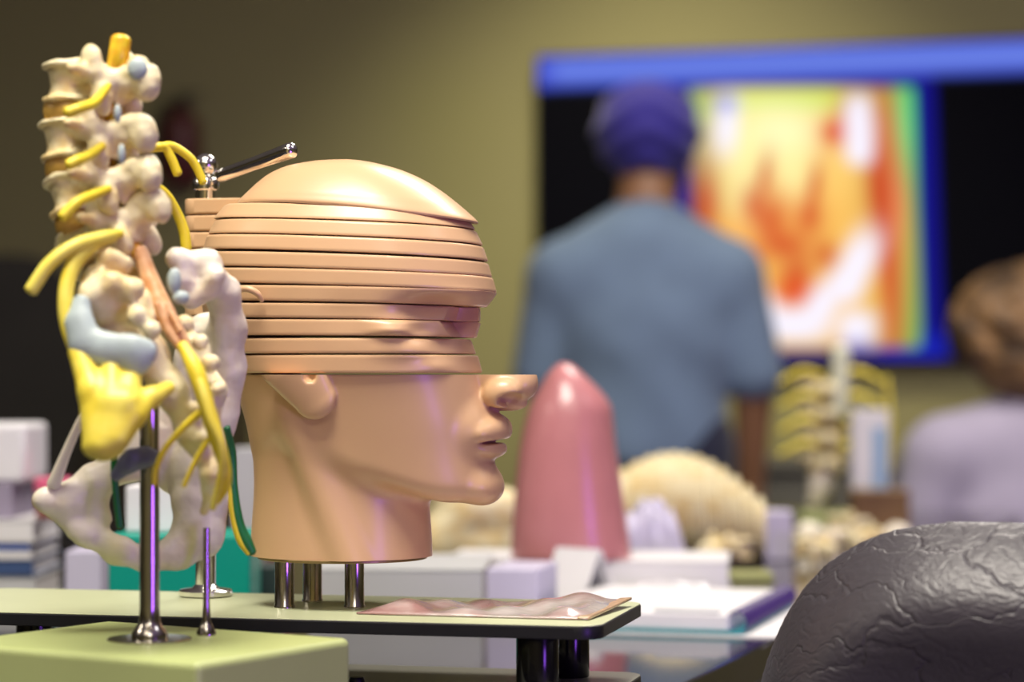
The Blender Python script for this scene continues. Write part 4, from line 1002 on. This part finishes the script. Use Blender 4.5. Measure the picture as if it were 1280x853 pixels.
# ------------------------------------------------------------------ leather chair in the foreground
def leather():
    m, nt, b = newmat('creased charcoal leather')
    b.inputs['Base Color'].default_value = (0.050, 0.044, 0.054, 1); b.inputs['Roughness'].default_value = 0.42; b.inputs['Specular IOR Level'].default_value = 0.6
    tc = N(nt, 'ShaderNodeTexCoord')
    wn = N(nt, 'ShaderNodeTexNoise', i_Scale=14.0, i_Detail=4.0); nt.links.new(tc.outputs['Object'], wn.inputs['Vector'])
    mx = N(nt, 'ShaderNodeMix', data_type='VECTOR'); mx.inputs['Factor'].default_value = 0.085
    nt.links.new(tc.outputs['Object'], mx.inputs[4]); nt.links.new(wn.outputs['Color'], mx.inputs[5])
    mp = N(nt, 'ShaderNodeMapping'); mp.inputs['Rotation'].default_value = (0.2, 0.85, 0.1); mp.inputs['Scale'].default_value = (0.42, 1.0, 1.7)
    nt.links.new(mx.outputs[1], mp.inputs['Vector'])
    def vor(scale, w0):
        v = N(nt, 'ShaderNodeTexVoronoi', feature='DISTANCE_TO_EDGE', i_Scale=scale); nt.links.new(mp.outputs['Vector'], v.inputs['Vector'])
        r = N(nt, 'ShaderNodeMapRange'); r.inputs[1].default_value = 0.0; r.inputs[2].default_value = w0; nt.links.new(v.outputs['Distance'], r.inputs[0]); return r.outputs[0]
    big = vor(24.0, 0.04); fine = vor(95.0, 0.3)
    ms = N(nt, 'ShaderNodeTexNoise', i_Scale=7.0, i_Detail=2.0); nt.links.new(tc.outputs['Object'], ms.inputs['Vector'])
    gr = N(nt, 'ShaderNodeTexNoise', i_Scale=420.0, i_Detail=2.0); nt.links.new(tc.outputs['Object'], gr.inputs['Vector'])
    st = N(nt, 'ShaderNodeMapRange'); st.inputs[1].default_value = 0.36; st.inputs[2].default_value = 0.6; nt.links.new(ms.outputs['Fac'], st.inputs[0])
    mul = N(nt, 'ShaderNodeMath', operation='MULTIPLY'); inv = N(nt, 'ShaderNodeMath', operation='SUBTRACT'); inv.inputs[0].default_value = 1.0
    nt.links.new(big, inv.inputs[1]); nt.links.new(inv.outputs[0], mul.inputs[0]); nt.links.new(st.outputs[0], mul.inputs[1])
    b1 = N(nt, 'ShaderNodeBump', i_Strength=0.38, i_Distance=0.0020, invert=True); nt.links.new(mul.outputs[0], b1.inputs['Height'])
    b2 = N(nt, 'ShaderNodeBump', i_Strength=0.26, i_Distance=0.0010); nt.links.new(fine, b2.inputs['Height']); nt.links.new(b1.outputs['Normal'], b2.inputs['Normal'])
    b3 = N(nt, 'ShaderNodeBump', i_Strength=0.28, i_Distance=0.0008); nt.links.new(gr.outputs['Fac'], b3.inputs['Height']); nt.links.new(b2.outputs['Normal'], b3.inputs['Normal'])
    nt.links.new(b3.outputs['Normal'], b.inputs['Normal'])
    return m
M['leather'] = leather()
CRZ = math.radians(-24)
chx, chy = (1266 - 640) / F * 1.535, 1.535
chair = thing('leather_chair', (chx, chy, 0), 'charcoal creased leather office chair at the right end of the table', 'chair', rz=CRZ)
ctop = (CZ + (HY - 630) / F * 1.535) * 100
def backrest(X, Y, Z):
    hw, hh = 18.6, 24.0
    zc = ctop - hh
    q = (np.abs(X / hw) ** 2.75 + np.abs((Z - zc) / hh) ** 2.75) ** (1 / 2.75)
    o = (q - 1) * 17
    yc = 0.010 * X * X * 0.6 - 0.004 * (Z - zc) ** 2 + 0.10 * (Z - ctop)
    th = 2.4 + 3.0 * np.exp(-((q - 0.73) / 0.18) ** 2)                # padded roll all round, dished middle
    f = smax(o, np.abs(Y - yc) - th, 6.5)
    # soft padded outline
    return f
link('backrest', surfnets(backrest, (-21, -13, ctop - 51), (21, 13, ctop + 2.5), 0.32, smooth=3), M['leather'], chair)
def seatf(X, Y, Z):
    q = (np.abs(X / 23.0) ** 4 + np.abs((Y - 23) / 22.0) ** 4) ** 0.25
    return smax((q - 1) * 18, np.abs(Z - 43 - 0.002 * X * X) - 4.2, 4.0)
link('seat', surfnets(seatf, (-25, -1, 37), (25, 47, 50), 0.6, smooth=2), M['leather'], chair)
bm = box_bm(0, -0.005, 0.445, 0.07, 0.02, 0.22, 0.006); box_bm(0, 0.08, 0.375, 0.07, 0.18, 0.015, 0.005, bm=bm)
link('back_bracket', bm_mesh(bm), M['black'], chair)
sharp(link('gas_column', bm_mesh(lathe_bm([(0, 0.06), (0.03, 0.06), (0.03, 0.22), (0.02, 0.22), (0.02, 0.38), (0, 0.38)], 24, (0, 0.23, 0))), M['black'], chair), 40)
for k in range(5):
    a = 2 * math.pi * k / 5 + 0.3
    ex, ey = 0.28 * math.cos(a), 0.23 + 0.28 * math.sin(a)
    leg = link('base_leg', bm_mesh(tube_bm([(0, 0.23, 0.10), (ex * 0.6, 0.23 + (ey - 0.23) * 0.6, 0.088), (ex, ey, 0.075)], [0.026, 0.02, 0.016], 12)), M['black'], chair)
    link('caster', bm_mesh(tube_bm([(ex - 0.02 * math.sin(a), ey + 0.02 * math.cos(a), 0.029), (ex + 0.02 * math.sin(a), ey - 0.02 * math.cos(a), 0.029)], [0.028, 0.028], 16, 3, round_ends=False)), M['black'], leg)

# ------------------------------------------------------------------ people
def cloth(name, col, **k): return mat(name, col, rough=0.85, sheen=0.25, var=0.10, vscale=18, bump=0.25, bscale=70, bdist=0.004, **k)
M['tan skin'] = mat('tan skin', (0.34, 0.17, 0.085), 0.5, var=0.08, vscale=20, bump=0.05, bscale=200)
M['light skin'] = mat('light skin', (0.48, 0.27, 0.17), 0.5, var=0.08, vscale=20, bump=0.05, bscale=200)
M['blue shirt'] = cloth('blue grey cotton', (0.19, 0.28, 0.42))
M['navy trousers'] = cloth('navy cotton', (0.018, 0.022, 0.055))
M['indigo cap'] = cloth('indigo cloth', (0.036, 0.026, 0.30))
M['lilac shirt'] = cloth('lilac grey cotton', (0.50, 0.46, 0.60))
M['brown hair'] = mat('brown curls', (0.34, 0.19, 0.075), 0.55, col2=(0.05, 0.028, 0.013), vscale=16, bump=0.8, bscale=60, bdist=0.01)
M['dark beard'] = mat('dark hair', (0.05, 0.03, 0.02), 0.7, var=0.3, vscale=60)
M['shoe'] = mat('dark shoe leather', (0.03, 0.025, 0.022), 0.5, var=0.2)
def hand(X, Y, Z, wr, d, palm_n, side):
    """palm, four bent fingers of different length and a thumb; wr wrist, d pointing direction, palm_n palm normal"""
    wr = np.array(wr, float); d = np.array(d, float); d /= np.linalg.norm(d); n = np.array(palm_n, float); n -= d * (n @ d); n /= np.linalg.norm(n)
    s = np.cross(d, n) * side
    f = chain(X, Y, Z, [wr, wr + d * 3.0, wr + d * 7.5], [2.3, 2.6, 2.5], 1.0)
    f = smin(f, caps(X, Y, Z, wr + d * 4 - s * 1.8, wr + d * 7.5 - s * 2.0, 1.5, 1.3), 1.0); f = smin(f, caps(X, Y, Z, wr + d * 4 + s * 1.8, wr + d * 7.5 + s * 2.0, 1.5, 1.3), 1.0)
    for i, (o_, L) in enumerate(((-2.9, 6.2), (-1.0, 7.4), (0.95, 7.0), (2.8, 5.4))):
        b = wr + d * 7.6 + s * o_
        k1 = b + (d * 0.93 + n * 0.36) * L * 0.48; k2 = k1 + (d * 0.70 + n * 0.71) * L * 0.30; k3 = k2 + (d * 0.42 + n * 0.9) * L * 0.24
        f = smin(f, chain(X, Y, Z, [b, k1, k2, k3], [0.95, 0.88, 0.8, 0.66], 0.25), 0.4)
    b = wr + d * 2.6 - s * 2.0
    f = smin(f, chain(X, Y, Z, [b, b + d * 2.6 - s * 2.0 + n * 0.8, b + d * 5.0 - s * 2.6 + n * 1.6], [1.3, 1.05, 0.8], 0.4), 0.6)
    return f
def head_sdf(X, Y, Z, c, yaw, sc=1.0):
    cy, sy = math.cos(yaw), math.sin(yaw)
    x = ((X - c[0]) * cy + (Y - c[1]) * sy) / sc; y = (-(X - c[0]) * sy + (Y - c[1]) * cy) / sc; z = (Z - c[2]) / sc
    f = ell(x, y, z, (0, -0.6, 2.2), (7.4, 9.0, 8.6))
    f = smin(f, ell(x, y, z, (0, 2.4, -4.0), (5.6, 6.0, 7.0)), 2.5)
    f = smin(f, ell(x, y, z, (0, 7.0, -9.2), (2.2, 1.8, 1.6)), 1.5)                 # chin
    f = smin(f, chain(x, y, z, [(0, 8.2, 1.2), (0, 10.3, -2.2)], [0.9, 1.4], 0.4), 0.9)    # nose
    f = smin(f, ell(x, y, z, (0, 8.2, -5.6), (2.5, 0.9, 0.9)), 0.5)                 # mouth
    f = smin(f, ell(x, y, z, (0, 7.6, 2.6), (5.5, 1.1, 0.8)), 1.0)                  # brow
    for s in (-1, 1):
        f = smax(f, -ell(x, y, z, (s * 3.2, 9.3, 0.6), (1.6, 1.3, 1.0)), 0.6)
        f = smin(f, ell(x, y, z, (s * 3.2, 7.3, 0.6), (1.3, 1.1, 1.0)), 0.2)
        f = smin(f, ell(x, y, z, (s * 7.6, -0.5, -1.0), (0.9, 2.0, 3.2)), 0.4)      # ears
    return f * sc
# --- person standing before the screen, seen from behind
p1 = thing('person', ((806 - 640) / F * 4.9, 4.9, 0), 'person seen from behind in a blue grey shirt and indigo cap before the screen', 'person')
RS, RE, RW = (16.8, -1.0, 117.5), (22.0, -2.0, 98), (22.0, 5.0, 76.5)
LS, LE, LW = (-16.8, -1.0, 117.5), (-21.0, 0.0, 98), (-15.5, 14.0, 82)
Hc = (1.0, 3.5, 146.0)
def legs(X, Y, Z, g):
    f = None
    for s in (-1, 1):
        h = chain(X, Y, Z, [(s * 8.5, 0, 82), (s * 9.5, 0.5, 46), (s * 10, -1.0, 10)], [9.0 + g, 6.2 + g, 4.4 + g * 1.4], 2.0)
        f = h if f is None else smin(f, h, 2.0)
    return f
def torso(X, Y, Z, g):
    f = smin(ell(X, Y, Z, (0, -1.5, 108), (17.5 + g, 11.0 + g, 21 + g)), ell(X, Y, Z, (0, 0, 86), (16.0 + g, 10.8 + g, 15 + g)), 6)
    f = smin(f, chain(X, Y, Z, [(-15.0, -1.5, 117.5), (0, -2.0, 124.5), (15.0, -1.5, 117.5)], [7.0 + g, 7.5 + g, 7.0 + g], 3), 5)
    return f
def body1(X, Y, Z):
    f = smin(torso(X, Y, Z, 0), legs(X, Y, Z, 0), 3)
    f = smin(f, chain(X, Y, Z, [(0, -1.0, 126), (0.6, 1.8, 140)], [6.4, 5.6], 2), 3)
    f = smin(f, head_sdf(X, Y, Z, Hc, -0.55), 1.5)
    for (s_, e_, w_, n_, d_, sd) in ((RS, RE, RW, (-1, 0.2, 0), (0, 0.25, -1), 1), (LS, LE, LW, (0.9, -0.1, -0.5), (0.5, 0.8, -0.25), -1)):
        f = smin(f, chain(X, Y, Z, [s_, e_, w_], [5.6, 4.3, 2.9], 1.2), 2.0)
        f = smin(f, hand(X, Y, Z, w_, d_, n_, sd), 0.8)
    for s in (-1, 1):
        f = smin(f, chain(X, Y, Z, [(s * 10, -3, 5), (s * 11, 13, 3.2)], [3.6, 2.6], 1), 1.5)
    return f
link('body', surfnets(body1, (-30, -18, -0.5), (32, 36, 160), 0.62, smooth=1), M['tan skin'], p1)
def shirt1(X, Y, Z):
    f = torso(X, Y, Z, 1.3)
    f = f + 0.35 * np.sin(0.35 * X + 0.25 * Z + 1.5 * np.sin(0.12 * Z)) * np.clip((118 - Z) / 30, 0, 1)
    for (s_, e_) in ((RS, RE), (LS, LE)):
        e2 = tuple(np.array(s_) + (np.array(e_) - np.array(s_)) * 0.98)
        f = smin(f, caps(X, Y, Z, s_, e2, 7.2, 6.0), 2.5)
    f = smax(f, 80.0 - Z, 0.8)
    f = smax(f, -caps(X, Y, Z, (0, 0.5, 129), (0.6, 3, 142), 6.6, 7.0), 0.5)
    return f
link('shirt', surfnets(shirt1, (-32, -20, 78), (32, 20, 136), 0.62, smooth=1), M['blue shirt'], p1)
def trousers1(X, Y, Z):
    f = smin(legs(X, Y, Z, 1.0), ell(X, Y, Z, (0, 0, 86), (16.7, 11.6, 15)), 3)
    return smax(smax(f, 7.0 - Z, 0.5), Z - 92, 0.5)
link('trousers', surfnets(trousers1, (-24, -16, 5), (24, 16, 94), 0.7, smooth=1), M['navy trousers'], p1)
def cap1(X, Y, Z):
    f = ell(X, Y, Z, (0.6, 2.4, 147.4), (11.0, 12.0, 10.2))
    f = f + 0.4 * np.sin(1.1 * (Z + 0.55 * np.abs(X)))
    f = smax(f, (136.8 + 0.12 * (Y + 6)) - Z, 0.8)
    return smax(f, -head_sdf(X, Y, Z, (1.0, 3.5, 145.4), -0.55, 0.97), 0.3)
link('cap', surfnets(cap1, (-13, -13, 134), (14, 18, 160), 0.42, smooth=1), M['indigo cap'], p1)
def beard1(X, Y, Z):
    f = head_sdf(X, Y, Z, (1.3, 4.0, 144.6), -0.55, 1.04)
    return smax(smax(f, Z - 142.5, 0.5), 1.5 - Y, 0.8)
link('beard', surfnets(beard1, (-12, -8, 128), (16, 20, 146), 0.42, smooth=1), M['dark beard'], p1)
for s in (-1, 1):
    link('shoe', surfnets(lambda X, Y, Z, s=s: np.maximum(chain(X, Y, Z, [(s * 10, -4, 4.6), (s * 11.2, 14.5, 3.6)], [4.6, 3.7], 1), 0.02 - Z), (s * 10.5 - 7, -11, -0.5), (s * 10.5 + 7, 21, 11), 0.6, smooth=1), M['shoe'], p1)
# --- seated person at the right
p2 = thing('person', ((1287 - 640) / F * 4.45, 4.45, 0), 'seated person with curly brown hair in a lilac shirt at the right edge', 'person', rz=0.15)
sz = -8
def torso2(X, Y, Z, g):
    f = smin(ell(X, Y, Z, (0, -0.5, 70), (16.5 + g, 10.5 + g, 20 + g)), ell(X, Y, Z, (0, 0, 50), (17 + g, 12 + g, 11 + g)), 5)
    return smin(f, chain(X, Y, Z, [(-14.5, -0.5, 83), (0, -1, 87), (14.5, -0.5, 83)], [6.6 + g, 7.0 + g, 6.6 + g], 3), 4)
A2 = {s: [(s * 17, -0.5, 83), (s * 21, 1, 62), (s * 13, 19, 56)] for s in (-1, 1)}
L2 = {s: [(s * 9, 2, 48), (s * 11, 40, 46), (s * 11, 42, 9)] for s in (-1, 1)}
H2 = (0, 2.0, 104.5)
def body2(X, Y, Z):
    f = torso2(X, Y, Z, 0)
    f = smin(f, chain(X, Y, Z, [(0, 0, 88), (0, 1.5, 98)], [5.8, 5.2], 2), 2.5)
    f = smin(f, head_sdf(X, Y, Z, H2, 0.1, 0.95), 1.5)
    for s in (-1, 1):
        f = smin(f, chain(X, Y, Z, A2[s], [5.2, 4.0, 2.8], 1.2), 2.0)
        f = smin(f, hand(X, Y, Z, A2[s][2], (-s * 0.3, 0.9, -0.25), (0, -0.2, -1), s), 0.8)
        f = smin(f, chain(X, Y, Z, L2[s], [8.6, 6.0, 4.2], 2), 3)
        f = smin(f, chain(X, Y, Z, [(s * 11, 41, 5), (s * 11.5, 55, 3.2)], [3.6, 2.6], 1), 1.5)
    return f
link('body', surfnets(body2, (-28, -18, -0.5), (28, 62, 120), 0.66, smooth=1), M['light skin'], p2)
def shirt2(X, Y, Z):
    f = torso2(X, Y, Z, 1.3)
    for s in (-1, 1):
        a, b = np.array(A2[s][0]), np.array(A2[s][1]); f = smin(f, caps(X, Y, Z, a, a + (b - a) * 0.75, 7.0, 6.2), 2.5)
    f = f + 0.3 * np.sin(0.4 * X - 0.3 * Z) * np.clip((80 - Z) / 25, 0, 1)
    f = smax(f, 46.0 - Z, 0.8)
    return smax(f, -caps(X, Y, Z, (0, 1, 92), (0, 2.5, 102), 6.4, 6.8), 0.5)
link('shirt', surfnets(shirt2, (-32, -20, 44), (32, 20, 99), 0.66, smooth=1), M['lilac shirt'], p2)
def trousers2(X, Y, Z):
    f = smin(ell(X, Y, Z, (0, 0, 49), (17.8, 12.8, 10)), smin(chain(X, Y, Z, L2[-1], [9.6, 7.0, 5.6], 2), chain(X, Y, Z, L2[1], [9.6, 7.0, 5.6], 2), 2), 3)
    return smax(smax(f, 7.0 - Z, 0.5), Z - 57, 1.0)
link('trousers', surfnets(trousers2, (-30, -18, 5), (30, 54, 60), 0.7, smooth=1), M['navy trousers'], p2)
def hair2(X, Y, Z):
    f = ell(X, Y, Z, (0, -1.2, 107.2), (14.5, 12.5, 11.5))
    f = smin(f, ell(X, Y, Z, (0, -4.0, 101), (11.5, 8.5, 8.5)), 3)
    f = smin(f, ell(X, Y, Z, (-9.5, -2, 106), (6.5, 7, 7.5)), 2)
    f = f + 0.8 * rough(X, Y, Z, 0.8, 6) + 0.55 * rough(X, Y, Z, 1.7, 8)
    return smax(f, -ell(X, Y, Z, (0, 11, 102), (6.5, 9, 9)), 1.0)
link('hair', surfnets(hair2, (-19, -18, 88), (19, 16, 122), 0.42, smooth=1), M['brown hair'], p2)
for s in (-1, 1):
    link('shoe', surfnets(lambda X, Y, Z, s=s: np.maximum(chain(X, Y, Z, [(s * 11, 39, 4.6), (s * 11.6, 56, 3.6)], [4.6, 3.7], 1), 0.02 - Z), (s * 11.3 - 7, 32, -0.5), (s * 11.3 + 7, 62, 11), 0.6, smooth=1), M['shoe'], p2)
st = thing('stool', (p2.location.x, p2.location.y, 0), 'low round stool under the seated person', 'stool', rz=0.15)
sharp(link('seat', bm_mesh(lathe_bm([(0, 0.34), (0.17, 0.34), (0.18, 0.35), (0.18, 0.366), (0.165, 0.378), (0, 0.378)], 36)), M['leather'], st), 40)
for k in range(4):
    a = math.pi / 4 + k * math.pi / 2
    link('leg', bm_mesh(tube_bm([(0.12 * math.cos(a), 0.12 * math.sin(a), 0.34), (0.19 * math.cos(a), 0.19 * math.sin(a), 0.006)], [0.013, 0.011], 12, 2, round_ends=False)), M['steel'], st)

# ------------------------------------------------------------------ furniture along the back wall
M['cabinet'] = mat('dark brown cabinet laminate', (0.055, 0.042, 0.030), 0.5, var=0.2, vscale=12)
M['greycab'] = mat('grey cabinet laminate', (0.13, 0.125, 0.12), 0.5, var=0.12, vscale=12)
def sideboard(along, width, h, depth, m, label, nd):
    c = WB + RU * along + RN * (depth / 2 + 0.024)
    t = thing('sideboard', (c.x, c.y, 0), label, 'sideboard', rz=RZ)
    sharp(link('carcass', bm_mesh(box_bm(0, 0, h / 2 - 0.012, width, depth, h - 0.024, 0.003)), m, t), 40)
    sharp(link('top', bm_mesh(box_bm(0, -0.005, h - 0.012, width + 0.02, depth + 0.02, 0.024, 0.003)), m, t), 40)
    for i in range(nd):
        dw = width / nd
        d = sharp(link('door', bm_mesh(box_bm(-width / 2 + dw * (i + 0.5), -depth / 2 - 0.009, h * 0.48, dw - 0.008, 0.016, h * 0.86, 0.003)), m, t), 40)
        link('handle', bm_mesh(box_bm(-width / 2 + dw * (i + 0.5) + dw * 0.32, -depth / 2 - 0.022, h * 0.6, 0.012, 0.014, 0.11, 0.004)), M['steel'], d)
    return t
sideboard(-1.72, 1.9, CZ + (HY - 452) / F * 6.2, 0.42, M['cabinet'], 'long dark brown cabinet against the wall at the left', 4)
sideboard(0.75, 1.3, CZ + (HY - 575) / F * 5.6, 0.40, M['greycab'], 'grey low cabinet under the large screen', 3)
M['black fabric'] = mat('black seat fabric', (0.024, 0.022, 0.017), 0.9, var=0.2)
# black high-backed chair far left, red extinguisher on the wall
D3 = 5.35
hb = thing('swivel_chair', ((12 - 640) / F * D3, D3, 0), 'dark high-backed office chair far behind the spine model', 'chair', rz=0.2)
zt3 = (CZ + (HY - 318) / F * D3) * 100
link('backrest', surfnets(lambda X, Y, Z: smax(((np.abs(X / 17) ** 2.8 + np.abs((Z - (zt3 - 30)) / 30) ** 2.8) ** (1 / 2.8) - 1) * 15, np.abs(Y - 0.006 * X * X) - 4.0, 4), (-20, -9, zt3 - 63), (20, 12, zt3 + 2), 0.8, smooth=2), M['black fabric'], hb)
link('seat', surfnets(lambda X, Y, Z: smax(((np.abs(X / 24) ** 4 + np.abs((Y - 22) / 23) ** 4) ** .25 - 1) * 18, np.abs(Z - 46) - 4, 3), (-27, -3, 40), (27, 48, 52), 0.9, smooth=2), M['black fabric'], hb)
bm = box_bm(0, 0.0, 0.60, 0.07, 0.03, 0.36, 0.006); box_bm(0, 0.1, 0.415, 0.07, 0.22, 0.02, 0.005, bm=bm)
link('back_bracket', bm_mesh(bm), M['black'], hb)
sharp(link('gas_column', bm_mesh(lathe_bm([(0, 0.06), (0.03, 0.06), (0.03, 0.22), (0.02, 0.22), (0.02, 0.42), (0, 0.42)], 24, (0, 0.22, 0))), M['black'], hb), 40)
for k in range(5):
    a = 2 * math.pi * k / 5 + 0.3; ex, ey = 0.28 * math.cos(a), 0.22 + 0.28 * math.sin(a)
    leg = link('base_leg', bm_mesh(tube_bm([(0, 0.22, 0.10), (ex * 0.6, 0.22 + (ey - 0.22) * 0.6, 0.088), (ex, ey, 0.075)], [0.026, 0.02, 0.016], 12)), M['black'], hb)
    link('caster', bm_mesh(tube_bm([(ex - 0.02 * math.sin(a), ey + 0.02 * math.cos(a), 0.029), (ex + 0.02 * math.sin(a), ey - 0.02 * math.cos(a), 0.029)], [0.028, 0.028], 16, 3, round_ends=False)), M['black'], leg)
c = W(228, 230, 6.38)
M['dark red'] = mat('dark red enamel', (0.10, 0.012, 0.012), 0.4, var=0.1)
# slide it onto the wall
k = (WB - c).dot(RN); c = c + RN * (k + 0.062)
ex_ = thing('fire_extinguisher', (c.x, c.y, c.z), 'dark red fire extinguisher hanging on the wall behind the spine model', 'fire extinguisher', rz=RZ)
sharp(link('cylinder', bm_mesh(lathe_bm([(0, 0), (0.048, 0), (0.052, 0.006), (0.052, 0.15), (0.046, 0.172), (0.028, 0.188), (0.016, 0.195), (0.016, 0.205), (0, 0.205)], 32)), M['dark red'], ex_), 40)
link('valve', bm_mesh(box_bm(0.005, 0, 0.215, 0.035, 0.022, 0.022, 0.004)), M['black'], ex_)
link('lever', bm_mesh(box_bm(0.02, 0, 0.234, 0.075, 0.014, 0.008, 0.003)), M['black'], ex_)
link('hose', bm_mesh(tube_bm([(-0.012, 0, 0.215), (-0.055, -0.01, 0.20), (-0.066, -0.012, 0.12), (-0.060, -0.01, 0.04)], 0.008, 10)), M['black'], ex_)
link('wall_bracket', bm_mesh(box_bm(0, 0.056, 0.12, 0.06, 0.012, 0.12, 0.002)), M['steel'], ex_)
